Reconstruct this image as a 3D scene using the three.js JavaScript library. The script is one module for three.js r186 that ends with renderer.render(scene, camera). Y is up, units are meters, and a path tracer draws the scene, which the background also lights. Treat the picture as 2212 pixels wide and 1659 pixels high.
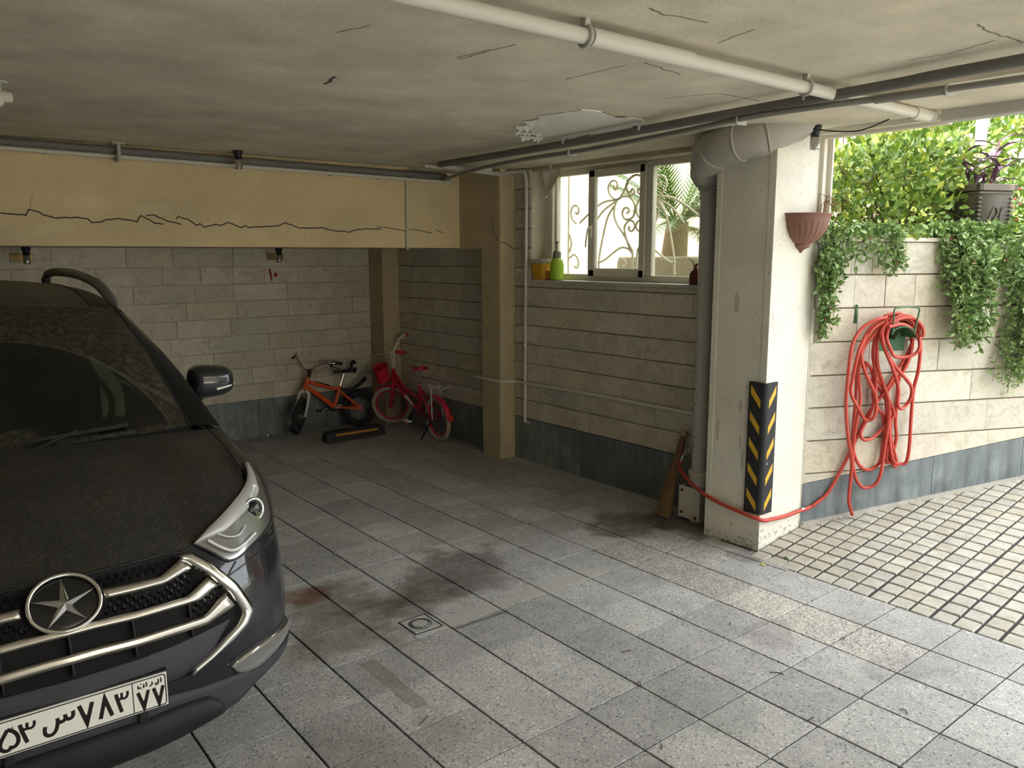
import * as THREE from 'three';
import { mergeGeometries } from 'three/addons/utils/BufferGeometryUtils.js';
import { RoundedBoxGeometry } from 'three/addons/geometries/RoundedBoxGeometry.js';

// ---------------------------------------------------------------- camera, sky, sun, exposure
const scene = new THREE.Scene();
const camera = new THREE.PerspectiveCamera(51.5024, 2212 / 1659, 0.05, 200);
camera.position.set(-3.4584, 1.8729, 2.1919);
camera.rotation.order = 'YXZ';
camera.rotation.set(-0.159985, -0.674993, -0.002229);
scene.add(camera);
const renderer = new THREE.WebGLRenderer({ antialias: true });
renderer.toneMapping = THREE.LinearToneMapping;
renderer.toneMappingExposure = 5.7;
renderer.shadowMap.enabled = true;
renderer.shadowMap.type = THREE.PCFSoftShadowMap;
scene.background = new THREE.Color().setRGB(0.93, 0.97, 1.0);   // bright summer haze
scene.backgroundIntensity = 1.0;
const sun = new THREE.DirectionalLight(new THREE.Color().setRGB(1.0, 0.95, 0.87), 3.6);
sun.position.set(-3.2, 11.5, 4.0).add(new THREE.Vector3(4, 0, 0));
sun.target.position.set(4, 0, 0);
sun.castShadow = true; sun.shadow.radius = 1.5; sun.shadow.mapSize.set(2048, 2048);
Object.assign(sun.shadow.camera, { left: -14, right: 14, top: 14, bottom: -14, near: 0.5, far: 40 });
scene.add(sun, sun.target);

// ---------------------------------------------------------------- helpers
const V = (x, y, z) => new THREE.Vector3(x, y, z);
function rng(seed) { let s = seed | 0; return () => { s = (s + 0x6d2b79f5) | 0; let t = Math.imul(s ^ (s >>> 15), 1 | s); t = (t + Math.imul(t ^ (t >>> 7), 61 | t)) ^ t; return ((t ^ (t >>> 14)) >>> 0) / 4294967296; }; }
const R0 = rng(7);
const taken = new Map();
function numbered(name) { const n = taken.get(name) || 0; taken.set(name, n + 1); return n ? `${name}_${String(n).padStart(3, '0')}` : name; }
const partNo = new WeakMap();
function partName(parent, name) { let m = partNo.get(parent); if (!m) { m = new Map(); partNo.set(parent, m); } const n = m.get(name) || 0; m.set(name, n + 1); return n ? `${name}_${String(n).padStart(3, '0')}` : name; }
function part(name, geo, mat, parent, label) {
  if (Array.isArray(geo)) geo = merge(geo);
  const m = new THREE.Mesh(geo, mat); m.name = partName(parent, name); m.castShadow = m.receiveShadow = true; parent.add(m);
  if (label) m.userData.label = label;
  return m;
}
function thing(name, label, category, pos = [0, 0, 0], group) {
  const g = new THREE.Group(); g.name = numbered(name); g.position.set(...pos); g.userData = { label, category }; if (group) g.userData.group = group;
  scene.add(g); return g;
}
function solo(name, geo, mat, label, category, group) {
  if (Array.isArray(geo)) geo = merge(geo);
  const m = new THREE.Mesh(geo, mat); m.name = numbered(name); m.castShadow = m.receiveShadow = true; m.userData = { label, category }; if (group) m.userData.group = group;
  scene.add(m); return m;
}
function struct(name, geo, mat, label) {
  let m; if (geo) { if (Array.isArray(geo)) geo = merge(geo); m = new THREE.Mesh(geo, mat); m.castShadow = m.receiveShadow = true; } else m = new THREE.Group();
  m.name = numbered(name); m.userData.kind = 'structure'; if (label) { m.userData.label = label; m.userData.category = 'structure'; } scene.add(m); return m;
}
function merge(list) {
  const out = list.map((g) => { g = g.index ? g.toNonIndexed() : g; for (const k of Object.keys(g.attributes)) if (!['position', 'normal', 'uv'].includes(k)) g.deleteAttribute(k); if (!g.attributes.uv) g.setAttribute('uv', new THREE.Float32BufferAttribute(new Float32Array(g.attributes.position.count * 2), 2)); if (!g.attributes.normal) g.computeVertexNormals(); return g; });
  return mergeGeometries(out);
}
const boxUV = (g, s = 1) => { // uv in metres by the dominant normal
  g = g.index ? g.toNonIndexed() : g; const p = g.attributes.position, n = g.attributes.normal, uv = new Float32Array(p.count * 2);
  for (let i = 0; i < p.count; i++) { const ax = Math.abs(n.getX(i)), ay = Math.abs(n.getY(i)), az = Math.abs(n.getZ(i)); let u, v; if (ay >= ax && ay >= az) { u = p.getX(i); v = -p.getZ(i); } else if (ax >= az) { u = p.getZ(i); v = p.getY(i); } else { u = p.getX(i); v = p.getY(i); } uv[2 * i] = u * s; uv[2 * i + 1] = v * s; }
  g.setAttribute('uv', new THREE.BufferAttribute(uv, 2)); return g;
};
const bx = (x0, x1, y0, y1, z0, z1) => boxUV(new THREE.BoxGeometry(x1 - x0, y1 - y0, z1 - z0).translate((x0 + x1) / 2, (y0 + y1) / 2, (z0 + z1) / 2));
const rbx = (x0, x1, y0, y1, z0, z1, r = 0.004, seg = 2) => boxUV(new RoundedBoxGeometry(x1 - x0, y1 - y0, z1 - z0, seg, r).translate((x0 + x1) / 2, (y0 + y1) / 2, (z0 + z1) / 2));
// frame with axes U (along), V (up), N (out of the surface)
const frame = (o, U, N, Vv = V(0, 1, 0)) => ({ o, U, V: Vv, N, at(u, v, n = 0) { return this.o.clone().addScaledVector(this.U, u).addScaledVector(this.V, v).addScaledVector(this.N, n); } });
function clip(poly, a, b, c) { // keep a*u + b*v <= c
  const out = []; for (let i = 0; i < poly.length; i++) { const p = poly[i], q = poly[(i + 1) % poly.length], dp = a * p[0] + b * p[1] - c, dq = a * q[0] + b * q[1] - c; if (dp <= 0) out.push(p); if (dp * dq < 0) { const t = dp / (dp - dq); out.push([p[0] + t * (q[0] - p[0]), p[1] + t * (q[1] - p[1])]); } } return out;
}
const area = (p) => { let a = 0; for (let i = 0; i < p.length; i++) { const q = p[(i + 1) % p.length]; a += p[i][0] * q[1] - q[0] * p[i][1]; } return a / 2; };
function inset(poly, d) { // convex, counter-clockwise
  let out = poly; for (let i = 0; i < poly.length; i++) { const p = poly[i], q = poly[(i + 1) % poly.length], ex = q[0] - p[0], ey = q[1] - p[1], l = Math.hypot(ex, ey) || 1, nx = ey / l, ny = -ex / l; out = clip(out, nx, ny, nx * p[0] + ny * p[1] - d); if (out.length < 3) return null; } return out;
}
// a slab with a chamfered face, from a convex outline in a frame
function slab(fr, poly, n0, n1, bev, uvo = [0, 0], uvs = 1, wob = null) {
  if (area(poly) < 0) poly = poly.slice().reverse();
  const pos = [], uv = [], P = (p, n) => fr.at(p[0], p[1], n);
  const tri = (a, b, c, ua, ub, uc) => { pos.push(a.x, a.y, a.z, b.x, b.y, b.z, c.x, c.y, c.z); uv.push(ua[0] * uvs + uvo[0], ua[1] * uvs + uvo[1], ub[0] * uvs + uvo[0], ub[1] * uvs + uvo[1], uc[0] * uvs + uvo[0], uc[1] * uvs + uvo[1]); };
  const top = poly.map((p) => { const c = poly.reduce((s, q) => [s[0] + q[0] / poly.length, s[1] + q[1] / poly.length], [0, 0]); const dx = p[0] - c[0], dy = p[1] - c[1], l = Math.hypot(dx, dy) || 1, k = Math.min(bev * 1.414, l * 0.4); return [p[0] - dx / l * k, p[1] - dy / l * k]; });
  const m = poly.length, nf = (p) => n1 + (wob ? wob(p) : 0);
  for (let i = 1; i < m - 1; i++) tri(P(top[0], nf(top[0])), P(top[i], nf(top[i])), P(top[i + 1], nf(top[i + 1])), top[0], top[i], top[i + 1]);
  for (let i = 0; i < m; i++) {
    const j = (i + 1) % m, a = P(poly[i], nf(poly[i]) - bev), b = P(poly[j], nf(poly[j]) - bev), c = P(top[j], nf(top[j])), d = P(top[i], nf(top[i])), e = P(poly[i], n0), f = P(poly[j], n0);
    tri(a, b, c, poly[i], poly[j], top[j]); tri(a, c, d, poly[i], top[j], top[i]); tri(e, f, b, poly[i], poly[j], poly[j]); tri(e, b, a, poly[i], poly[j], poly[i]);
  }
  const g = new THREE.BufferGeometry(); g.setAttribute('position', new THREE.Float32BufferAttribute(pos, 3)); g.setAttribute('uv', new THREE.Float32BufferAttribute(uv, 2)); g.computeVertexNormals(); return g;
}
// tube along points, radius number or function of t
function sweep(pts, r, rad = 10, cap = true) {
  const n = pts.length, rf = typeof r === 'function' ? r : () => r, T = [], pos = [], nor = [], uv = [], idx = [];
  for (let i = 0; i < n; i++) T.push(pts[Math.min(n - 1, i + 1)].clone().sub(pts[Math.max(0, i - 1)]).normalize());
  let N = Math.abs(T[0].y) < 0.9 ? V(0, 1, 0) : V(1, 0, 0); N.addScaledVector(T[0], -N.dot(T[0])).normalize();
  let len = 0;
  for (let i = 0; i < n; i++) {
    if (i) { N.addScaledVector(T[i], -N.dot(T[i])).normalize(); len += pts[i].distanceTo(pts[i - 1]); }
    const B = T[i].clone().cross(N), rr = rf(i / (n - 1));
    for (let k = 0; k <= rad; k++) { const a = k / rad * Math.PI * 2, d = N.clone().multiplyScalar(Math.cos(a)).addScaledVector(B, Math.sin(a)); pos.push(pts[i].x + d.x * rr, pts[i].y + d.y * rr, pts[i].z + d.z * rr); nor.push(d.x, d.y, d.z); uv.push(k / rad, len); }
  }
  for (let i = 0; i < n - 1; i++) for (let k = 0; k < rad; k++) { const a = i * (rad + 1) + k, b = a + rad + 1; idx.push(a, a + 1, b, b, a + 1, b + 1); }
  const g = new THREE.BufferGeometry();
  if (cap) for (const [i, s] of [[0, -1], [n - 1, 1]]) { const c = pos.length / 3, t = T[i]; pos.push(pts[i].x, pts[i].y, pts[i].z); nor.push(t.x * s, t.y * s, t.z * s); uv.push(0, 0); for (let k = 0; k <= rad; k++) { const j = i * (rad + 1) + k; pos.push(pos[3 * j], pos[3 * j + 1], pos[3 * j + 2]); nor.push(t.x * s, t.y * s, t.z * s); uv.push(0, 0); } for (let k = 0; k < rad; k++) s > 0 ? idx.push(c, c + 1 + k, c + 2 + k) : idx.push(c, c + 2 + k, c + 1 + k); }
  g.setAttribute('position', new THREE.Float32BufferAttribute(pos, 3)); g.setAttribute('normal', new THREE.Float32BufferAttribute(nor, 3)); g.setAttribute('uv', new THREE.Float32BufferAttribute(uv, 2)); g.setIndex(idx); return g.toNonIndexed();
}
function bend(points, rad = 0.05, k = 6) { // polyline with rounded corners
  const P = points.map((p) => (p.isVector3 ? p : V(...p))), out = [P[0]];
  for (let i = 1; i < P.length - 1; i++) { const a = P[i - 1].clone().sub(P[i]), b = P[i + 1].clone().sub(P[i]), r = Math.min(rad, a.length() * 0.45, b.length() * 0.45); const s = P[i].clone().addScaledVector(a.normalize(), r), e = P[i].clone().addScaledVector(b.normalize(), r); for (let j = 0; j <= k; j++) { const t = j / k; out.push(s.clone().multiplyScalar((1 - t) * (1 - t)).addScaledVector(P[i], 2 * t * (1 - t)).addScaledVector(e, t * t)); } }
  out.push(P[P.length - 1]); return out;
}
const pipe = (points, r, rad = 0.05, seg = 12) => sweep(bend(points, rad), r, seg);
const spline = (points, n = 40, closed = false) => new THREE.CatmullRomCurve3(points.map((p) => (p.isVector3 ? p : V(...p))), closed, 'catmullrom', 0.5).getPoints(n);
const curl = (points, r, n = 40, rad = 8) => sweep(spline(points, n), r, rad);
const rod = (a, b, r, rad = 10, r2) => { a = a.isVector3 ? a : V(...a); b = b.isVector3 ? b : V(...b); return sweep([a, b], r2 === undefined ? r : (t) => r + (r2 - r) * t, rad); };
const lathe = (pts, seg = 28) => new THREE.LatheGeometry(pts.map((p) => new THREE.Vector2(p[0], p[1])), seg);
function grid(nu, nv, f, uvs = null) { // parametric surface u,v in 0..1
  const pos = [], uv = [], idx = [];
  for (let j = 0; j <= nv; j++) for (let i = 0; i <= nu; i++) { const p = f(i / nu, j / nv); pos.push(p.x, p.y, p.z); const q = uvs ? uvs(i / nu, j / nv, p) : [i / nu, j / nv]; uv.push(q[0], q[1]); }
  for (let j = 0; j < nv; j++) for (let i = 0; i < nu; i++) { const a = j * (nu + 1) + i, b = a + nu + 1; idx.push(a, a + 1, b, b, a + 1, b + 1); }
  const g = new THREE.BufferGeometry(); g.setAttribute('position', new THREE.Float32BufferAttribute(pos, 3)); g.setAttribute('uv', new THREE.Float32BufferAttribute(uv, 2)); g.setIndex(idx); g.computeVertexNormals(); return g;
}
const shapeOf = (pts) => new THREE.Shape(pts.map((p) => new THREE.Vector2(p[0], p[1])));
const extrude = (pts, depth, bevel = 0, holes = [], seg = 1) => { const s = shapeOf(pts); for (const h of holes) s.holes.push(new THREE.Path(h.map((p) => new THREE.Vector2(p[0], p[1])))); return new THREE.ExtrudeGeometry(s, { depth, bevelEnabled: bevel > 0, bevelThickness: bevel, bevelSize: bevel, bevelOffset: -bevel, bevelSegments: 2, steps: seg, curveSegments: 8 }); };
const place = (g, pos, rot = [0, 0, 0], order = 'XYZ') => g.applyMatrix4(new THREE.Matrix4().compose(V(...pos), new THREE.Quaternion().setFromEuler(new THREE.Euler(rot[0], rot[1], rot[2], order)), V(1, 1, 1)));
const interp = (xs, ys, x) => { if (x <= xs[0]) return ys[0]; for (let i = 1; i < xs.length; i++) if (x <= xs[i]) { const t = (x - xs[i - 1]) / (xs[i] - xs[i - 1]); return ys[i - 1] + t * (ys[i] - ys[i - 1]); } return ys[ys.length - 1]; };

// ---------------------------------------------------------------- noise and textures
const PERM = (() => { const r = rng(11), a = new Float32Array(65536); for (let i = 0; i < 65536; i++) a[i] = r(); return a; })();
function vn(x, y, per) { // value noise, periodic in per cells
  const xi = Math.floor(x), yi = Math.floor(y), fx = x - xi, fy = y - yi, u = fx * fx * (3 - 2 * fx), w = fy * fy * (3 - 2 * fy), m = (a) => ((a % per) + per) % per;
  const x0 = m(xi), x1 = m(xi + 1), y0 = m(yi), y1 = m(yi + 1), h = (a, b) => PERM[(a * 251 + b * 7919) & 65535];
  const a = h(x0, y0), b = h(x1, y0), c = h(x0, y1), d = h(x1, y1); return a + (b - a) * u + (c - a) * w + (a - b - c + d) * u * w;
}
function fbm(x, y, per, oct = 4) { let s = 0, a = 0.5, t = 0; for (let i = 0; i < oct; i++) { s += a * vn(x + i * 17, y + i * 31, per); t += a; x *= 2; y *= 2; per *= 2; a *= 0.5; } return s / t; }
function tex(w, h, f, srgb = true, rep = null) {
  const d = new Uint8Array(w * h * 4); for (let y = 0; y < h; y++) for (let x = 0; x < w; x++) { const c = f(x / w, y / h, x, y), i = (y * w + x) * 4; d[i] = Math.max(0, Math.min(255, c[0])); d[i + 1] = Math.max(0, Math.min(255, c[1])); d[i + 2] = Math.max(0, Math.min(255, c[2])); d[i + 3] = c.length > 3 ? Math.max(0, Math.min(255, c[3])) : 255; }
  const t = new THREE.DataTexture(d, w, h); t.magFilter = THREE.LinearFilter; t.minFilter = THREE.LinearMipmapLinearFilter; t.generateMipmaps = true; t.wrapS = t.wrapT = THREE.RepeatWrapping; if (srgb) t.colorSpace = THREE.SRGBColorSpace; if (rep) t.repeat.set(...rep); t.needsUpdate = true; return t;
}
function canvasTex(w, h, draw, srgb = true) { const c = document.createElement('canvas'); c.width = w; c.height = h; draw(c.getContext('2d'), w, h); const t = new THREE.CanvasTexture(c); t.wrapS = t.wrapT = THREE.RepeatWrapping; if (srgb) t.colorSpace = THREE.SRGBColorSpace; return t; }
const speck = (x, y, p) => PERM[((x | 0) * 73 + (y | 0) * 40503 + p * 977) & 65535];

const T = {};
T.grain = tex(512, 512, (u, v, x, y) => { const n = 255 * (0.55 * fbm(u * 24, v * 24, 24, 4) + 0.45 * speck(x, y, 1)); return [n, n, n]; }, false);
T.rough = tex(512, 512, (u, v) => { const n = 255 * fbm(u * 10, v * 10, 10, 5); return [n, n, n]; }, false);
T.stone = tex(1024, 1024, (u, v) => {
  const wx = fbm(u * 4 + 3, v * 4, 4, 4) - 0.5, wy = fbm(u * 4, v * 4 + 7, 4, 4) - 0.5, b = fbm(u * 5, v * 5, 5, 4);
  const r1 = Math.abs(fbm(u * 6 + wx * 3, v * 4 + wy * 3, 2, 3) - 0.5), r2 = Math.abs(fbm(u * 4 + wy * 4 + 9, v * 6 + wx * 3, 2, 3) - 0.5);
  const ve = Math.max(0, 1 - r1 * 60) * (0.3 + 0.7 * b), v2 = Math.max(0, 1 - r2 * 110) * 0.7, g = fbm(u * 60, v * 60, 60, 2) - 0.5, k = 1 - 0.18 * (b - 0.35) + g * 0.06;
  const vm = 0.25 + 0.75 * fbm(u * 3 + 50, v * 3, 3, 2), c2 = 10 * (fbm(u * 2 + 8, v * 2 + 3, 2, 3) - 0.5); return [217 * k - (34 * ve + 30 * v2) * vm + c2, 212 * k - (38 * ve + 32 * v2) * vm, 201 * k - (48 * ve + 32 * v2) * vm - c2];
});
T.slate = tex(1024, 512, (u, v) => { const wx = fbm(u * 3, v * 3, 3, 4), b = fbm(u * 6 + wx, v * 3, 3, 5), st = fbm(u * 40 + wx * 2, v * 5, 5, 3), ve = Math.max(0, 1 - Math.abs(fbm(u * 3 + wx * 2, v * 2 + wx * 3, 1, 3) - 0.5) * 90); const k = 0.9 + 0.4 * (b - 0.5) + 0.4 * (st - 0.5), e = ve * b * b, q = Math.max(0, fbm(u * 9 + 4, v * 9, 9, 4) - 0.55) * 1.6; return [142 * k + 12 * e + 60 * q, 150 * k + 12 * e + 58 * q, 153 * k + 12 * e + 46 * q]; });
T.plaster = tex(1024, 1024, (u, v, x, y) => { const b = fbm(u * 6, v * 6, 6, 5), g = fbm(u * 90, v * 90, 90, 2), k = 0.93 + 0.16 * (b - 0.5) + 0.1 * (g - 0.5); const sp = fbm(u * 150 + 5, v * 150, 150, 1) > 0.93 ? 0.72 : 1; return [238 * k * sp, 233 * k * sp, 222 * k * sp]; });
// floor: terrazzo with its stains, one pixel colour for a place on the floor
const TILE = 0.33;
const segDist = (px, pz, ax, az, bx_, bz) => { const dx = bx_ - ax, dz = bz - az, t = Math.max(0, Math.min(1, ((px - ax) * dx + (pz - az) * dz) / (dx * dx + dz * dz))); return Math.hypot(px - ax - t * dx, pz - az - t * dz); };
const coarse = new Set(['0,-4', '1,-4', '1,-3', '0,-3', '0,-2', '0,-1', '0,0', '0,1']);
function floorColour(x, z, px, cell) {
  const ti = Math.floor(x / TILE), tj = Math.floor(z / TILE), hv = speck(ti + 40, tj + 60, 3), big = coarse.has(ti + ',' + tj) ? 1 : 0;
  let k = 0.93 + 0.12 * (hv - 0.5) + 0.14 * (fbm(x * 2.2 + 9, z * 2.2 + 20, 4096, 4) - 0.5) + 0.1 * (fbm(x * 14, z * 14, 4096, 2) - 0.5);
  const cx = Math.floor(x / cell), cz = Math.floor(z / cell), s = speck(cx & 1023, cz & 1023, 5), s2 = speck((cx >> 1) & 1023, (cz >> 1) & 1023, 9);
  if (s2 > 0.93 - big * 0.1) k *= 1.16; else if (s2 < 0.05 + big * 0.09) k *= 0.72; if (s > 0.96) k *= 1.15; else if (s < 0.06) k *= 0.82; k *= 1 + 0.09 * (s - 0.5);
  let r = 184 * k, g = 183 * k, b = 180 * k; if (big) { r *= 1.02; g *= 1.005; b *= 0.975; }
  const wob = fbm(x * 5 + 31, z * 5 + 17, 4096, 4), fine = fbm(x * 22, z * 22, 4096, 3);
  const blot = (bx_, bz, rad, str, tr, tg, tb) => { const d = Math.hypot(x - bx_, (z - bz)) / rad + (wob - 0.5) * 1.5; if (d < 1) { const a = str * Math.min(1, (1 - d) * 2.4) * (0.5 + fine); r += (tr - r) * a; g += (tg - g) * a; b += (tb - b) * a; } };
  blot(-0.95, -1.55, 0.42, 0.5, 82, 74, 70); blot(-1.3, -1.4, 0.34, 0.45, 80, 74, 68); blot(-1.62, -1.62, 0.36, 0.42, 84, 76, 68); blot(-1.75, -1.3, 0.3, 0.35, 90, 80, 70); blot(-0.7, -1.62, 0.24, 0.3, 92, 84, 84); blot(-1.76, -1.82, 0.16, 0.5, 104, 68, 46);
  blot(-0.35, -2.3, 0.5, 0.2, 110, 100, 86); blot(0.05, 0.62, 0.2, 0.3, 120, 120, 124); blot(-0.1, 0.1, 0.17, 0.28, 122, 112, 110); blot(-0.9, 0.35, 0.22, 0.25, 124, 128, 124); blot(0.45, 0.75, 0.2, 0.22, 126, 128, 134); blot(-2.2, -0.2, 0.4, 0.2, 112, 110, 104);
  blot(0.55, -1.5, 0.32, 0.5, 66, 62, 56); blot(0.85, -1.25, 0.28, 0.5, 62, 58, 52); blot(0.7, -0.62, 0.12, 0.4, 84, 80, 74);
  const sm = segDist(x, z, -1.36, -1.03, -0.18, -1.045) + (wob - 0.5) * 0.06; if (sm < 0.055) { const a = 0.75 * Math.min(1, (0.055 - sm) * 60); r += (176 - r) * a; g += (173 - g) * a; b += (164 - b) * a; }
  const dk = segDist(x, z, -1.3, -0.955, -0.99, -0.95); if (dk < 0.012) { r *= 0.7; g *= 0.7; b *= 0.7; }
  if (x > -1.865 + (fine - 0.5) * 0.02 && x < -1.79 + (wob - 0.5) * 0.03 && z > -0.94 && z < -0.455 + (fine - 0.5) * 0.04) { r = r * 0.55 + 52; g = g * 0.55 + 50; b = b * 0.55 + 47; }
  return [r, g, b];
}
const NEAR = { x: -2.7, z: -1.98, w: 4.0, h: 4.0 }, FAR = { x: -2.7, z: -5.98, w: 4.0, h: 4.0 };
T.floorNear = tex(2048, 2048, (u, v) => floorColour(NEAR.x + u * NEAR.w, NEAR.z + v * NEAR.h, 0, 0.0039));
T.floorFar = tex(1024, 1024, (u, v) => floorColour(FAR.x + u * FAR.w, FAR.z + v * FAR.h, 0, 0.0039));
T.block = tex(512, 512, (u, v, x, y) => { const b = fbm(u * 8, v * 8, 8, 4), s = speck(x >> 1, y >> 1, 2), k = 0.9 + 0.22 * (b - 0.5) + 0.1 * (speck(x, y, 4) - 0.5); const q = s > 0.95 ? 1.12 : s < 0.04 ? 0.7 : 1; return [203 * k * q, 199 * k * q, 189 * k * q]; });
const line = (c, pts, w, col, sx, sy) => { c.strokeStyle = col; c.lineWidth = w; c.lineJoin = 'round'; c.beginPath(); pts.forEach((p, i) => { const q = [sx(p[0]), sy(p[1])]; i ? c.lineTo(...q) : c.moveTo(...q); }); c.stroke(); };
function jag(pts, amp, r) { const out = []; for (let i = 0; i < pts.length - 1; i++) { const [a, b] = [pts[i], pts[i + 1]], n = Math.max(2, Math.ceil(Math.hypot(b[0] - a[0], b[1] - a[1]) / 0.03)); for (let k = 0; k < n; k++) out.push([a[0] + (b[0] - a[0]) * k / n + (r() - 0.5) * amp, a[1] + (b[1] - a[1]) * k / n + (r() - 0.5) * amp]); } out.push(pts[pts.length - 1]); return out; }
function plasterCanvas(w, h, rgb, amp, freq, extra) {
  return canvasTex(w, h, (c) => {
    const im = c.createImageData(w, h), d = im.data; for (let y = 0; y < h; y++) for (let x = 0; x < w; x++) { const u = x / w * freq, v = y / w * freq, k = 1 + amp * (fbm(u, v, 256, 5) - 0.5) + 0.05 * (speck(x, y, 6) - 0.5), m = fbm(u * 0.6 + 9, v * 2.2 + 4, 256, 3) - 0.5, i = (y * w + x) * 4; d[i] = rgb[0] * k + 10 * m; d[i + 1] = rgb[1] * k + 9 * m; d[i + 2] = rgb[2] * k + 3 * m; d[i + 3] = 255; }
    c.putImageData(im, 0, 0); extra(c);
  });
}
const beamCracks = [[[-2.737,2.158],[-2.697,2.155],[-2.590,2.151],[-2.577,2.178],[-2.569,2.190],[-2.532,2.180],[-2.485,2.158],[-2.438,2.139],[-2.395,2.134],[-2.352,2.139],[-2.294,2.142],[-2.220,2.137],[-2.189,2.111],[-2.132,2.117],[-2.085,2.133],[-2.015,2.140],[-1.953,2.133],[-1.890,2.123],[-1.872,2.155],[-1.863,2.168],[-1.824,2.148],[-1.769,2.115],[-1.708,2.111]],
  [[-1.823,2.169],[-1.773,2.177],[-1.685,2.134],[-1.619,2.123],[-1.582,2.108]], [[-1.617,2.149],[-1.599,2.171],[-1.532,2.147],[-1.466,2.107],[-1.443,2.118],[-1.409,2.094],[-1.323,2.116],[-1.288,2.111],[-1.223,2.132],[-1.123,2.096],[-1.094,2.112],[-1.062,2.098],[-1.003,2.103],[-0.818,2.117],[-0.758,2.141],[-0.641,2.102],[-0.431,2.106],[-0.344,2.087],[-0.182,2.076],[-0.122,2.097],[0.027,2.108],[0.130,2.105]],
  [[0.082,2.124],[0.179,2.123],[0.278,2.110],[0.378,2.093]], [[0.414,2.110],[0.495,2.104],[0.659,2.082]], [[0.698,2.115],[0.790,2.081]], [[-2.737,2.158],[-3.1,2.15],[-3.5,2.17]]];
const BEAM = { x: -4.4, y: 1.94, w: 5.46, h: 0.76 };
T.beam = plasterCanvas(2048, 285, [222, 203, 162], 0.16, 16, (c) => {
  const r = rng(5), sx = (x) => (x - BEAM.x) / BEAM.w * 2048, sy = (y) => (1 - (y - BEAM.y) / BEAM.h) * 285;
  beamCracks.forEach((p, i) => { line(c, jag(p, 0.006, r), i < 3 ? 3 : 2, '#3b332c', sx, sy); }); line(c, jag([[-2.569,2.190],[-2.554,2.233],[-2.541,2.280]], 0.006, r), 1, '#7b6a4d', sx, sy);
  for (let i = 0; i < 120; i++) { c.fillStyle = `rgba(80,62,40,${0.15 + 0.4 * r()})`; const q = r(), x = q < 0.4 ? -0.75 + r() * 0.25 : -3 + r() * 3.8, y = q < 0.4 ? 2.0 + r() * 0.2 : 1.97 + r() * 0.3; c.fillRect(sx(x), sy(y), 1 + r() * 2, 1 + r() * 2); }
  c.strokeStyle = 'rgba(246,236,205,0.18)'; c.lineWidth = 26; for (const [x, y] of [[-2.4, 2.06], [-2.2, 2.24], [-1.75, 2.2]]) { c.beginPath(); c.moveTo(sx(x - 0.15), sy(y)); c.lineTo(sx(x + 0.1), sy(y + 0.02)); c.stroke(); }
});
const CEIL = { x: -4.2, z: -4.2, w: 6.4 };
const ceilCracks = [[[-1.508,-0.591],[-1.497,-0.420],[-1.479,-0.256]], [[-0.919,-0.586],[-0.920,-0.400],[-0.907,-0.235]], [[-0.879,-0.154],[-0.590,-0.206]], [[-1.416,0.352],[-1.326,0.332],[-1.246,0.357],[-1.138,0.364]], [[-0.069,0.539],[-0.042,0.698],[-0.121,0.885]], [[-0.398,0.927],[-0.253,0.916],[0.003,0.935]], [[-0.896,0.227],[-0.943,0.415]], [[-0.231,-0.609],[-0.122,-0.354],[0.214,-0.350]], [[-1.727,-1.353],[-1.745,-1.246],[-1.766,-1.171]], [[-2.076,-0.532],[-2.051,-0.441],[-2.025,-0.372]], [[-1.537,-0.561],[-1.504,-0.375]]];
T.ceiling = plasterCanvas(1536, 1536, [226, 218, 197], 0.2, 30, (c) => { const r = rng(9), s = (a) => (b) => (b - a) / CEIL.w * 1536; ceilCracks.forEach((p, i) => line(c, jag(p, 0.012, r), i === 8 ? 4 : 2, i === 8 ? 'rgba(60,52,42,0.85)' : 'rgba(92,84,68,0.75)', s(CEIL.x), s(CEIL.z))); for (let i = 0; i < 60; i++) { c.fillStyle = `rgba(120,110,90,${0.05 + 0.1 * r()})`; c.fillRect(r() * 1536, r() * 1536, 4 + r() * 24, 1 + r() * 3); } });
T.pillar = plasterCanvas(1024, 1024, [221, 218, 205], 0.12, 12, (c) => { const r = rng(21); for (let i = 0; i < 420; i++) { const y = 1024 - r() * r() * 60, x = r() * 1024; c.fillStyle = `rgba(58,54,46,${0.08 + 0.2 * r()})`; c.beginPath(); c.ellipse(x, y, 1 + r() * 7, 1 + r() * 3, 0, 0, 6.3); c.fill(); } for (let i = 0; i < 14; i++) { const x = r() * 1024, y = 420 + r() * 500; c.fillStyle = 'rgba(96,88,74,0.22)'; c.beginPath(); c.ellipse(x, y, 3 + r() * 5, 12 + r() * 26, 0, 0, 6.3); c.fill(); } for (let i = 0; i < 2200; i++) { const a = r() * 6.28, l = 1 + r() * 5; c.strokeStyle = `rgba(110,104,88,${0.12 + 0.4 * r()})`; c.lineWidth = 0.8 + r() * 1.6; const x = r() * 1024, y = r() * 1024; c.beginPath(); c.moveTo(x, y); c.lineTo(x + Math.cos(a) * l, y + Math.sin(a) * l); c.stroke(); } });

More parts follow.
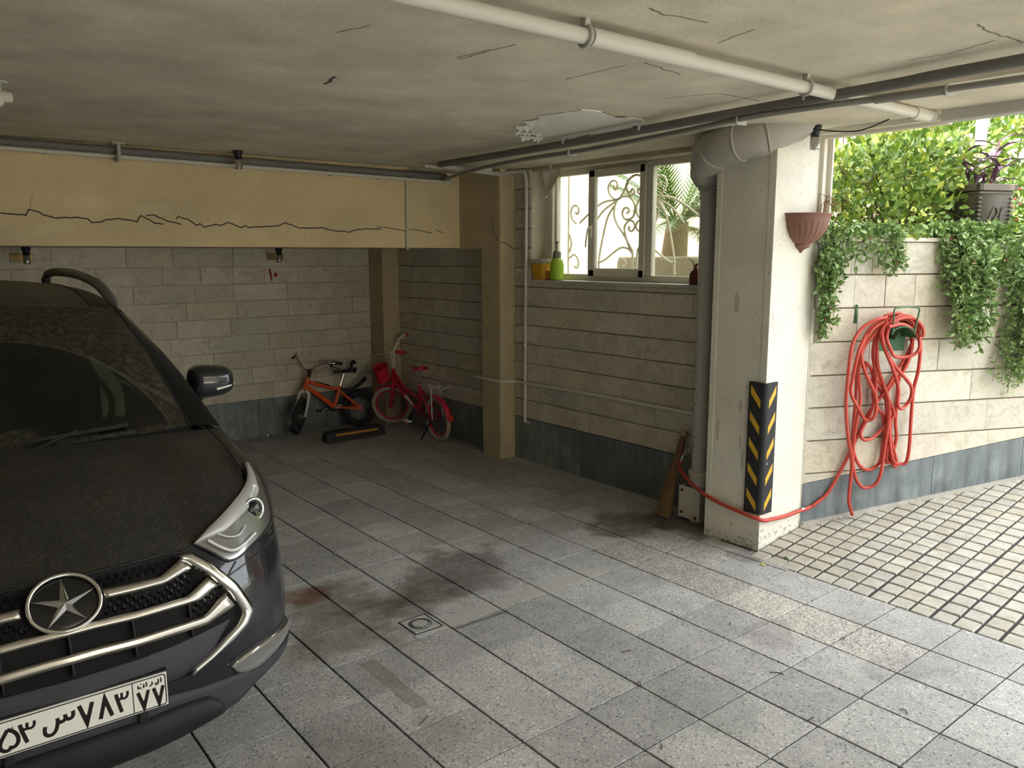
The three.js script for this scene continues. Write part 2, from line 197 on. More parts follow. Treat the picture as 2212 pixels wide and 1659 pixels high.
// ---------------------------------------------------------------- materials
const std = (o) => new THREE.MeshStandardMaterial(o), phy = (o) => new THREE.MeshPhysicalMaterial(o);
const lin = (r, g, b) => new THREE.Color().setRGB(r, g, b);
const rep = (t, x, y = x) => { const c = t.clone(); c.repeat.set(x, y); c.needsUpdate = true; return c; };
const M = {
  floorNear: std({ map: T.floorNear, roughness: 0.62, bumpMap: rep(T.grain, 8), bumpScale: 0.0006 }),
  floorFar: std({ map: T.floorFar, roughness: 0.66 }), floorRest: std({ map: T.floorFar, roughness: 0.66 }),
  joint: std({ color: lin(0.025, 0.024, 0.027), roughness: 0.95 }), jointRamp: std({ color: lin(0.055, 0.053, 0.055), roughness: 0.95, bumpMap: rep(T.grain, 3), bumpScale: 0.003 }),
  mortar: std({ color: lin(0.34, 0.28, 0.21), roughness: 0.95 }),
  ceiling: std({ map: T.ceiling, roughness: 0.95, bumpMap: rep(T.grain, 12), bumpScale: 0.005 }),
  beam: std({ map: T.beam, roughness: 0.93, bumpMap: rep(T.grain, 14, 2), bumpScale: 0.0012 }),
  paint: std({ map: T.plaster, color: lin(0.86, 0.83, 0.74), roughness: 0.9 }), creampaint: std({ map: T.plaster, color: lin(0.72, 0.63, 0.45), roughness: 0.92, bumpMap: T.grain, bumpScale: 0.001 }),
  pillar: std({ map: rep(T.pillar, 1 / 2.8), roughness: 0.85, bumpMap: T.grain, bumpScale: 0.001 }), white: std({ color: lin(0.78, 0.77, 0.72), roughness: 0.85 }), facade: std({ map: T.plaster, color: lin(0.8, 0.76, 0.66), roughness: 0.95 }),
  pvc: std({ color: lin(0.66, 0.64, 0.57), roughness: 0.5 }), pvcGrey: std({ color: lin(0.5, 0.49, 0.45), roughness: 0.55 }), conduit: std({ color: lin(0.17, 0.165, 0.15), roughness: 0.55 }), conduitLight: std({ color: lin(0.3, 0.29, 0.26), roughness: 0.55 }),
  duct: std({ color: lin(0.46, 0.44, 0.39), roughness: 0.7, bumpMap: T.rough, bumpScale: 0.006 }),
  frame: std({ color: lin(0.76, 0.72, 0.62), roughness: 0.5 }), alu: std({ color: lin(0.72, 0.72, 0.7), roughness: 0.4, metalness: 0.6 }),
  chrome: std({ color: lin(0.86, 0.86, 0.85), roughness: 0.08, metalness: 1 }), steel: std({ color: lin(0.6, 0.6, 0.58), roughness: 0.3, metalness: 1 }), brass: std({ color: lin(0.26, 0.19, 0.075), roughness: 0.42, metalness: 0.8 }), iron: std({ color: lin(0.72, 0.66, 0.5), roughness: 0.6 }),  // iron: grille colour lightened to carry the haze and glare of the window
  black: std({ color: lin(0.012, 0.012, 0.014), roughness: 0.5 }), rubber: std({ color: lin(0.02, 0.022, 0.026), roughness: 0.75 }), rust: std({ color: lin(0.18, 0.06, 0.03), roughness: 0.9 }),
  glass: phy({ color: lin(0.97, 0.98, 0.94), roughness: 0.03, transmission: 1, thickness: 0, ior: 1.5 }),
  hose: std({ color: lin(0.52, 0.062, 0.042), roughness: 0.42 }), soil: std({ color: lin(0.1, 0.07, 0.045), roughness: 1 }), green: std({ color: lin(0.05, 0.16, 0.08), roughness: 0.5, metalness: 0.2 }),
  ground: std({ color: lin(0.3, 0.29, 0.27), roughness: 1 }),
};
const stones = [[0.98, 0.96, 0.91], [0.91, 0.89, 0.83], [0.9, 0.9, 0.87], [0.96, 0.92, 0.83], [1.03, 1.01, 0.96]].map((c) => std({ map: T.stone, color: lin(...c), roughness: 0.5, bumpMap: T.rough, bumpScale: 0.0012 }));
const slates = [[0.74, 0.76, 0.77], [0.65, 0.68, 0.7], [0.82, 0.83, 0.81]].map((c) => std({ map: T.slate, color: lin(...c), roughness: 0.45 }));
const blocks = [[1.02, 1.02, 1.0], [0.93, 0.93, 0.93], [1.06, 1.05, 1.0], [0.94, 0.91, 0.85]].map((c) => std({ map: T.block, color: lin(...c), roughness: 0.9, bumpMap: T.grain, bumpScale: 0.0015 }));

// ---------------------------------------------------------------- the room
const FLOORF = frame(V(0, 0, 0), V(1, 0, 0), V(0, 1, 0), V(0, 0, -1));   // outline in (x, -z)
const floor = struct('floor', [bx(-8.2, 1.155, -0.2, -0.008, -5.87, -0.62), bx(-8.2, 0.687, -0.2, -0.008, -0.62, 6.2)], M.joint, 'grey speckled terrazzo tile floor of the garage');
{
  const r = rng(31), rest = [];
  for (let i = -25; i <= 3; i++) for (let j = -18; j <= 18; j++) {
    const g = 0.0028 + 0.001 * r(), gx = 0.0042 + 0.0012 * r(), x0 = i * TILE + gx; let x1 = (i + 1) * TILE - gx; const z0 = Math.max(-5.868, j * TILE + g), z1 = (j + 1) * TILE - g; if (z1 <= z0 || z1 > 6.2) continue;
    if (j >= -1 && i === 1) x1 = 0.683; if (j >= -1 && i >= 2) continue; if (x0 > 1.15) continue; x1 = Math.min(x1, 1.152);
    if (x0 > 0.79 && z0 > -1.04) continue;
    const poly = [[x0, -z1], [x1, -z1], [x1, -z0], [x0, -z0]], h = (r() - 0.5) * 0.0012, inView = i >= -8 && j <= 4;
    if (!inView) { rest.push(slab(FLOORF, poly, -0.008, 0, 0.001, [0.37, 0.61], 0.25)); continue; }
    const near = (z0 + z1) / 2 > NEAR.z + 0.05, A = near ? NEAR : FAR, geo = slab(FLOORF, poly, -0.008, h, 0.0012), p = geo.attributes.position, uv = geo.attributes.uv;
    for (let k = 0; k < p.count; k++) uv.setXY(k, (p.getX(k) - A.x) / A.w, (p.getZ(k) - A.z) / A.h);
    part('tile', geo, near ? M.floorNear : M.floorFar, floor);
  }
  part('tile_field', rest, M.floorRest, floor).userData.kind = 'stuff';
}
// ceiling, slightly lower along the entrance and the window
const ceiling = struct('ceiling', null, null, 'cream plaster ceiling with hairline cracks');
{
  const uvc = (g) => { const p = g.attributes.position, uv = g.attributes.uv; for (let i = 0; i < p.count; i++) uv.setXY(i, (p.getX(i) - CEIL.x) / CEIL.w, 1 - (p.getZ(i) - CEIL.z) / CEIL.w); return g; };
  part('ceiling_slab', uvc(bx(-8.2, 0.42, 2.655, 3.0, -4.14, 6.2)), M.ceiling, ceiling);
  part('ceiling_drop', [uvc(bx(0.42, 1.12, 2.63, 3.0, 0.18, 6.2)), uvc(bx(0.42, 1.32, 2.63, 3.0, -0.62, 0.18)), uvc(bx(0.42, 1.455, 2.63, 3.0, -4.14, -0.62))], M.ceiling, ceiling);
  part('low_ceiling', bx(-8.2, 1.35, 1.95, 3.0, -6.1, -4.34), M.paint, ceiling);
}
const beam = struct('trim_1', (() => { const g = bx(-8.2, 0.975, 1.945, 2.9, -4.34, -4.14), p = g.attributes.position, uv = g.attributes.uv; for (let i = 0; i < p.count; i++) uv.setXY(i, (p.getX(i) - BEAM.x) / BEAM.w, (p.getY(i) - BEAM.y) / BEAM.h); return g; })(), M.beam, 'yellow plastered beam with a long jagged crack across its face');
struct('trim_2', bx(0.975, 1.35, 1.935, 2.9, -4.34, -3.79), M.creampaint, 'cream beam end resting on the rounded pilaster');
// pilasters
const roundBox = (x0, x1, y0, y1, z0, z1, r) => { const s = new THREE.Shape(); s.moveTo(x0, -z0); s.lineTo(x0, -(z1 - r)); s.absarc(x0 + r, -(z1 - r), r, Math.PI, Math.PI * 1.5, false); s.lineTo(x1, -z1); s.lineTo(x1, -z0); s.closePath(); return boxUV(new THREE.ExtrudeGeometry(s, { depth: y1 - y0, bevelEnabled: false, curveSegments: 6 }).rotateX(-Math.PI / 2).translate(0, y0, 0)); };
struct('trim_3', roundBox(0.975, 1.17, 0, 2.66, -3.79, -3.505, 0.03), M.creampaint, 'cream plaster pilaster between the bicycle alcove and the window');
{ const pil = scene.children[scene.children.length - 1], cm = std({ color: lin(0.12, 0.1, 0.075), roughness: 1 }), cr = (pts, w) => part('crack', sweep(jag(pts, 0.01, rng(14)).map(([z, y]) => V(0.9745, y, z)), w, 4, false), cm, pil); cr([[-3.747, 2.248], [-3.684, 2.221], [-3.613, 2.182], [-3.603, 2.133], [-3.614, 2.06]], 0.0022); cr([[-3.58, 2.07], [-3.54, 2.0]], 0.004); part('crack', sweep(jag([[0.98, 1.99], [1.03, 1.985], [1.08, 1.96], [1.12, 1.93]], 0.008, rng(15)).map(([x, y]) => V(x, y, -3.504)), 0.004, 4, false), cm, pil); }
struct('trim_4', bx(0.93, 1.17, 0, 1.95, -5.88, -5.56), M.creampaint, 'cream plaster pilaster in the back corner behind the bicycles');
// stone clad walls
const WR = frame(V(1.155, 0, 0), V(0, 0, 1), V(-1, 0, 0)), WB = frame(V(0, 0, -5.87), V(1, 0, 0), V(0, 0, 1)), WA = frame(V(1.15, 0, 0), V(0, 0, 1), V(-1, 0, 0));
const LV = (k) => 0.394 + k * 0.1716;
function stoneRow(parent, fr, u0, u1, v0, v1, r, joints = null, thick = 0.016, clipFn = null, set = stones) {
  let us = joints; if (!us) { us = [u0]; let u = u0 + 0.15 + r() * 0.4; while (u < u1 - 0.12) { us.push(u); u += 0.3 + r() * 0.38; } us.push(u1); }
  for (let i = 0; i < us.length - 1; i++) {
    let poly = [[us[i] + 0.0012, v0 + 0.0045], [us[i + 1] - 0.0012, v0 + 0.0045], [us[i + 1] - 0.0012, v1 - 0.0045], [us[i] + 0.0012, v1 - 0.0045]]; if (clipFn) poly = clipFn(poly); if (!poly || poly.length < 3 || Math.abs(area(poly)) < 0.0006) continue;
    part('stone_tile', slab(fr, poly, 0, thick + (r() - 0.5) * 0.003, 0.0018, [r(), r()], 0.8), set[Math.floor(r() * 5)], parent);
  }
}
function bandRow(parent, fr, us, v0, v1, r, thick = 0.018, clipFn = null, set = slates) { for (let i = 0; i < us.length - 1; i++) { let poly = [[us[i] + 0.001, v0], [us[i + 1] - 0.001, v0], [us[i + 1] - 0.001, v1 - 0.003], [us[i] + 0.001, v1 - 0.003]]; if (clipFn) poly = clipFn(poly); if (poly.length < 3) continue; part('slate_slab', slab(fr, poly, 0, thick + r() * 0.002, 0.0015, [r(), r()], 0.7), set[Math.floor(r() * 3)], parent); } }
const wallRight = struct('wall_right', [bx(1.157, 1.455, 0, 1.63, -3.5, -1.04), bx(1.157, 1.455, 1.63, 2.7, -3.5, -3.285), bx(1.157, 1.455, 1.63, 2.7, -1.44, -1.04), bx(1.157, 1.455, 2.6, 2.7, -3.285, -1.44)], stones[1], 'pale marble clad wall under the garden window');
{ const r = rng(41);
  for (let k = 0; k < 7; k++) stoneRow(wallRight, WR, -3.5, -1.05, LV(k), LV(k + 1), r);
  for (let k = 7; k < 13; k++) stoneRow(wallRight, WR, -3.5, -3.285, LV(k), Math.min(2.64, LV(k + 1)), r, [-3.5, -3.285]);
  for (let k = 7; k < 13; k++) stoneRow(wallRight, WR, -1.44, -1.05, LV(k), Math.min(2.64, LV(k + 1)), r, [-1.44, -1.05]);
  part('lintel_face', bx(1.145, 1.157, 2.6, 2.66, -3.285, -1.44), M.creampaint, wallRight);
}
const bbRight = struct('baseboard_right', bx(1.156, 1.16, 0, 0.39, -3.5, -1.05), slates[1], 'dark slate skirting below the window wall'); bandRow(bbRight, WR, [-3.5, -2.62, -1.72, -1.05], 0, 0.394, rng(42));
const wallBack = struct('wall_back', bx(-8.2, 1.35, 0, 2.0, -6.1, -5.872), stones[1], 'long pale marble clad back wall behind the parked car');
{ const r = rng(43); for (let k = 0; k < 9; k++) stoneRow(wallBack, WB, -4.2, 0.93, LV(k), LV(k + 1) + (k === 8 ? 0.02 : 0), r); part('stone_rest', bx(-8.2, -4.2, 0.394, 1.95, -5.872, -5.855), stones[1], wallBack); }
const bbBack = struct('baseboard_back', bx(-8.2, -4.2, 0, 0.394, -5.872, -5.853), slates[1], 'dark slate skirting along the back wall'); bandRow(bbBack, WB, [-4.2, -3.2, -2.2, -1.25, -0.42, 0.35, 0.93], 0, 0.394, rng(44));
const wallAlcove = struct('wall_alcove', bx(1.152, 1.4, 0, 2.0, -5.87, -3.5), stones[1], 'shaded marble clad side wall of the bicycle alcove');
{ const r = rng(45); for (let k = 0; k < 9; k++) stoneRow(wallAlcove, WA, -5.56, -3.79, LV(k), LV(k + 1) + (k === 8 ? 0.02 : 0), r); }
const bbAlcove = struct('baseboard_alcove', bx(1.151, 1.153, 0, 0.39, -5.56, -3.79), slates[1], 'dark slate skirting in the bicycle alcove'); bandRow(bbAlcove, WA, [-5.56, -4.7, -3.79], 0, 0.394, rng(46));
struct('wall_left', bx(-8.4, -8.2, 0, 3, -6.1, 6.4), M.creampaint, 'plain wall at the far side of the garage');
struct('wall_front', [bx(-8.4, -2.8, 0, 3, 6.2, 6.4), bx(0.8, 1.12, 0, 3, 6.2, 6.4), bx(-8.4, 1.12, 2.55, 3, 6.2, 6.4)], M.paint, 'wall with the wide opening to the yard behind the camera');
struct('yard', bx(-14, 1.4, -0.3, -0.008, 6.2, 16), std({ color: lin(0.68, 0.66, 0.62), roughness: 0.9 }), 'paved yard behind the camera');
struct('wall_yard', bx(-14, 6, 0, 3.2, 13, 13.2), M.facade, 'pale boundary wall of the yard');
struct('wall_entrance', bx(0.8, 1.12, 0, 3, 5.9, 6.2), M.pillar, 'pier at the other side of the garage entrance');
struct('upper_building', [bx(-8.4, 1.12, 3.0, 8.4, -9, 6.4), bx(1.12, 1.455, 2.7, 8.4, -9, -0.62), bx(1.35, 1.455, 0, 2.7, -9, -3.5)], M.facade, 'upper storeys of the building above the garage');
// entrance pillar with plaster beads on its edges
const pillar = struct('pillar', bx(0.8, 1.3, -0.02, 2.8, -1.04, -0.618), M.pillar, 'cream plastered entrance pillar');
for (const [x0, x1, z0, z1] of [[0.797, 0.8, -0.66, -0.6165], [0.797, 0.8, -1.04, -1.0], [0.7985, 0.835, -0.618, -0.6145], [1.262, 1.3, -0.618, -0.6145]]) part('corner_bead', bx(x0, x1, 0, 2.62, z0, z1), M.pillar, pillar);
// ---------------------------------------------------------------- ramp of small blocks outside
const RX = 0.6865, SL = 0.1258, PIT = 0.1107, RL = Math.hypot(1, SL);
const RAMP = frame(V(RX, 0, -0.4995), V(0, 0, 1), V(-SL / RL, 1 / RL, 0), V(1 / RL, SL / RL, 0));
const ramp = struct('ramp', (() => { const s = new THREE.Shape([[RX, -0.2], [10, -0.2], [10, (10 - RX) * SL - 0.012], [RX, -0.012]].map((p) => new THREE.Vector2(...p))); return boxUV(new THREE.ExtrudeGeometry(s, { depth: 9.4, bevelEnabled: false }).translate(0, 0, -0.9)); })(), M.jointRamp, 'sloping driveway paved with small square grooved blocks');
const C25 = Math.cos(Math.PI * 25 / 180), S25 = Math.sin(Math.PI * 25 / 180);
const PW = frame(V(1.3, 0, -0.618), V(C25, 0, S25), V(-S25, 0, C25));   // planter wall
{
  const r = rng(51), list = [];
  for (let k = -2; k < 42; k++) for (let q = 0; q < 60; q++) {
    const gk = (k % 3 === 0 ? 0.0095 : 0.0072), gq = q % 3 === 0 ? 0.0085 : 0.0065, u0 = k * PIT + gk, u1 = (k + 1) * PIT - ((k + 1) % 3 === 0 ? 0.0095 : 0.0072), v0 = q * PIT * RL + gq, v1 = (q + 1) * PIT * RL - 0.0055;
    let poly = [[u0, v0], [u1, v0], [u1, v1], [u0, v1]].map(([a, b]) => [a + (r() - 0.5) * 0.003, b + (r() - 0.5) * 0.003]);
    // keep the side of the planter wall away from the garden and of the pillar towards the drive: z > z_wall(x)
    const wx = (v) => RX + v / RL;                                   // x of v
    if (wx((v0 + v1) / 2) < 1.34) poly = clip(poly, -1, 0, -(-0.606 + 0.4995)); 
    poly = clip(poly, -1, (S25 / C25) / RL, -(-0.618 + 0.4995 + 0.026) + (S25 / C25) * (1.3 - RX));
    if (poly.length < 3 || Math.abs(area(poly)) < 0.0008) continue;
    const c = poly.reduce((s, p) => [s[0] + p[0] / poly.length, s[1] + p[1] / poly.length], [0, 0]);
    list.push({ poly, d: (wx(c[1]) + 3.46) ** 2 + (c[0] - 0.4995 - 2.19) ** 2, see: c[1] < 2.7 && c[0] < 1.9, uv: [r(), r()], m: Math.floor(r() * 4), h: (r() - 0.5) * 0.002, dirt: c[0] < 0.35 && wx(c[1]) < 1.5 });
  }
  list.sort((a, b) => (b.see - a.see) || a.d - b.d);
  const rest = [];
  list.forEach((b, i) => { const g = slab(RAMP, b.poly, -0.012, b.h, 0.0035, b.uv, 2.2); if (i < 300) part('block', g, blocks[b.dirt ? 3 : b.m], ramp); else rest.push(g); });
  part('block_field', rest, blocks[0], ramp).userData.kind = 'stuff';
}
// ---------------------------------------------------------------- planter wall, cap, garden bed
const bandTop = (s) => 0.362 + 0.125 * s, rampAt = (s) => 0.077 + 0.114 * s;
const planter = struct('wall_planter', slab(PW, [[-0.03, 0], [6, 0], [6, 1.955], [-0.03, 1.955]], -0.16, -0.001, 0.001), M.mortar, 'white marble clad retaining wall of the raised garden bed');
{
  const r = rng(61), cl = (p) => clip(p, 0.125, -1, -0.362 - 0.004);
  const rows = [[1.745, 1.957, [0.0, 0.24, 0.401, 0.646, 0.914, 1.2, 1.5, 1.95, 2.4, 2.9, 3.4, 4]], [1.53, 1.745, [0.0, 0.276, 0.51, 0.738, 1.1, 1.42, 1.8, 2.3, 2.8, 3.4, 4]], [1.31, 1.53, [0.046, 0.313, 0.834, 1.1, 1.457, 1.9, 2.4, 2.9, 3.4, 4]], [1.09, 1.31, [-0.025, 0.42, 0.965, 1.5, 2.0, 2.5, 3, 3.5, 4]], [0.875, 1.09, [-0.028, 0.5, 1.254, 1.8, 2.3, 2.8, 3.3, 4]], [0.653, 0.875, [-0.028, 0.62, 1.403, 1.9, 2.4, 3, 3.5, 4]], [0.43, 0.653, [-0.025, 0.56, 1.434, 2, 2.5, 3, 4]], [0.25, 0.43, [-0.025, 0.5]]];
  for (const [v0, v1, us] of rows) stoneRow(planter, PW, us[0], us[us.length - 1], v0, v1, r, us, 0.018, cl);
  bandRow(planter, PW, [-0.03, 0.36, 1.0, 1.75, 2.6, 4], -0.1, 2, r, 0.016, (p) => clip(clip(p, -0.125, 1, 0.362), 0.114, -1, -0.06));
  for (const [a, b] of [[0.02, 0.62], [0.622, 1.22], [1.222, 1.9], [1.902, 2.7], [2.702, 4]]) part('cap_stone', slab(PW, [[a, 1.957], [b, 1.957], [b, 1.982], [a, 1.982]], -0.2, 0.035, 0.003, [a, 0], 0.8), stones[4], planter);
  part('kerb_mortar', slab(PW, [[-0.03, 0.02], [4, 0.476], [4, 0.55], [-0.03, 0.095]], 0, 0.035, 0.012), blocks[1], planter);
}
const garden = struct('garden_bed', [slab(FLOORF, [[1.456, 9], [1.456, 0.62], [1.62, 0.56], [6.7, -1.8], [12, -1.8], [12, 9]], 0.2, 1.5, 0.01), slab(PW, [[0.0, 0.5], [6, 0.5], [6, 1.93], [0.0, 1.93]], -0.75, -0.16, 0.01)], M.soil, 'dark soil of the raised garden bed');
struct('ground', bx(1.2, 60, -0.6, -0.25, -40, 40), M.ground, 'ground around the building');
const gwall = struct('wall_garden', bx(6.0, 6.2, 1.2, 4.1, -9, -1.6), M.facade, 'sunlit pale boundary wall of the garden');
struct('wall_driveway', bx(1.4, 12, 0, 2.4, 8.6, 8.8), M.facade, 'boundary wall along the other side of the driveway');
// ---------------------------------------------------------------- window
const win = struct('window_1', null, null, 'cream metal window of three panes looking into the garden');
{
  const X0 = 1.30, X1 = 1.35, F = (y0, y1, z0, z1, x0 = X0, x1 = X1) => rbx(x0, x1, y0, y1, z0, z1, 0.004);
  part('frame', [F(1.66, 1.715, -3.285, -1.44), F(2.545, 2.605, -3.285, -1.44), F(1.66, 2.6, -3.285, -3.205), F(1.66, 2.6, -1.5, -1.44), F(1.7, 2.56, -2.728, -2.69), F(1.7, 2.56, -2.075, -2.02)], M.frame, win);
  const side = part('side_sash', [F(1.70, 2.55, -3.205, -3.165, 1.285, 1.335), F(1.70, 2.55, -3.14, -3.11, 1.29, 1.34), F(1.70, 1.73, -3.2, -3.11, 1.29, 1.335)], M.frame, win);
  const cas = part('casement', [F(1.70, 1.757, -2.692, -2.08, 1.275, 1.315), F(2.507, 2.565, -2.692, -2.08, 1.275, 1.315), F(1.7, 2.565, -2.692, -2.628, 1.275, 1.315), F(1.7, 2.565, -2.133, -2.075, 1.275, 1.315), F(1.757, 1.767, -2.628, -2.133, 1.283, 1.31), F(1.757, 2.507, -2.632, -2.622, 1.283, 1.31)], M.frame, win);
  for (const y of [1.83, 2.4]) part('hinge', rod([1.27, y - 0.035, -2.068], [1.27, y + 0.035, -2.068], 0.008), M.frame, cas);
  part('handle', [rbx(1.258, 1.276, 2.02, 2.12, -2.665, -2.648, 0.004), pipe([[1.262, 2.1, -2.655], [1.235, 2.1, -2.66], [1.235, 1.98, -2.685], [1.24, 1.94, -2.69]], 0.007, 0.02)], M.frame, cas);
  for (const [y0, y1, z0, z1] of [[1.715, 2.545, -3.11, -2.728], [1.757, 2.507, -2.628, -2.133], [1.715, 2.545, -2.02, -1.5]]) part('pane', bx(1.318, 1.322, y0, y1, z0, z1), M.glass, win);
  part('sill', [rbx(1.132, 1.5, 1.632, 1.662, -3.3, -1.2, 0.006), rbx(1.14, 1.2, 1.6, 1.632, -3.29, -1.2, 0.002)], stones[2], win);
  part('reveal', [bx(1.15, 1.452, 1.662, 2.6, -3.287, -3.279), bx(1.15, 1.452, 2.592, 2.602, -3.285, -1.44), bx(1.15, 1.452, 1.662, 2.6, -1.446, -1.438)], M.paint, win);
}
// wrought iron scrollwork outside the panes
{
  const gr = thing('window_grille', 'wrought iron scroll grille outside the garden window', 'grille', [1.52, 1.66, -2.39]);
  const G = { heart: [[-2.415,1.907],[-2.516,2.036],[-2.609,2.142],[-2.640,2.234],[-2.613,2.323],[-2.542,2.358],[-2.463,2.347],[-2.409,2.293],[-2.403,2.224],[-2.440,2.175],[-2.511,2.171],[-2.543,2.217],[-2.522,2.261],[-2.478,2.259],[-2.468,2.233],[-2.494,2.218]],
    upper: [[-2.578,2.340],[-2.526,2.407],[-2.492,2.468],[-2.441,2.508],[-2.373,2.522],[-2.313,2.493],[-2.290,2.442],[-2.306,2.393],[-2.339,2.396]], spiral: [[-2.578,2.340],[-2.632,2.340],[-2.688,2.379],[-2.712,2.439],[-2.681,2.488],[-2.627,2.490],[-2.603,2.451],[-2.625,2.420],[-2.652,2.435],[-2.635,2.446]],
    inner: [[-2.475,2.473],[-2.500,2.437],[-2.495,2.399],[-2.454,2.362],[-2.412,2.381],[-2.421,2.410],[-2.447,2.409],[-2.438,2.389]], low: [[-2.450,1.920],[-2.507,2.049],[-2.513,2.114],[-2.466,2.157],[-2.413,2.142],[-2.403,2.098],[-2.437,2.070],[-2.469,2.093],[-2.452,2.112]],
    branch: [[-2.623,2.333],[-2.723,2.329],[-2.807,2.307],[-2.912,2.252],[-2.989,2.202],[-3.058,2.157]], branch2: [[-2.631,2.318],[-2.741,2.265],[-2.815,2.208],[-2.9,2.12]], branch3: [[-2.640,2.286],[-2.711,2.198],[-2.755,2.074],[-2.781,1.975],[-2.807,1.862],[-2.82,1.72]],
    arc: [[-2.419,1.887],[-2.468,1.926],[-2.549,1.937],[-2.639,1.895],[-2.740,1.835],[-2.825,1.808]], stem: [[-2.419,1.9],[-2.417,1.82],[-2.415,1.67]], curl: [[-2.585,1.69],[-2.585,1.763],[-2.573,1.823],[-2.528,1.839],[-2.492,1.810],[-2.509,1.777],[-2.531,1.787]] };
  const L = (pts, m) => pts.map(([z, y]) => V(0, y - 1.66, (m ? -(z + 2.393) : z + 2.393) + -0.003));
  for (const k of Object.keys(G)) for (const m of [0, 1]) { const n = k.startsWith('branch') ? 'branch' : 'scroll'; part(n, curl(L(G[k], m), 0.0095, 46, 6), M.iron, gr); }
  const Q = [[[-3.109,2.155],[-3.160,2.201],[-3.172,2.270],[-3.141,2.310],[-3.091,2.304],[-3.070,2.266],[-3.095,2.236],[-3.115,2.254]], [[-3.19,2.06],[-3.165,1.98],[-3.19,1.9]], [[-3.19,1.85],[-3.12,1.88],[-3.07,1.82],[-3.09,1.76],[-3.13,1.78]]];
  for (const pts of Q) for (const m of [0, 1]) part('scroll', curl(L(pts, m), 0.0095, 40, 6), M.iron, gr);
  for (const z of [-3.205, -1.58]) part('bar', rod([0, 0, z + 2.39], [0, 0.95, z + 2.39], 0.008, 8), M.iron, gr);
  for (const y of [0.005, 0.93]) part('bar', rod([0, y, -0.85], [0, y, 0.85], 0.008, 8), M.iron, gr);
}
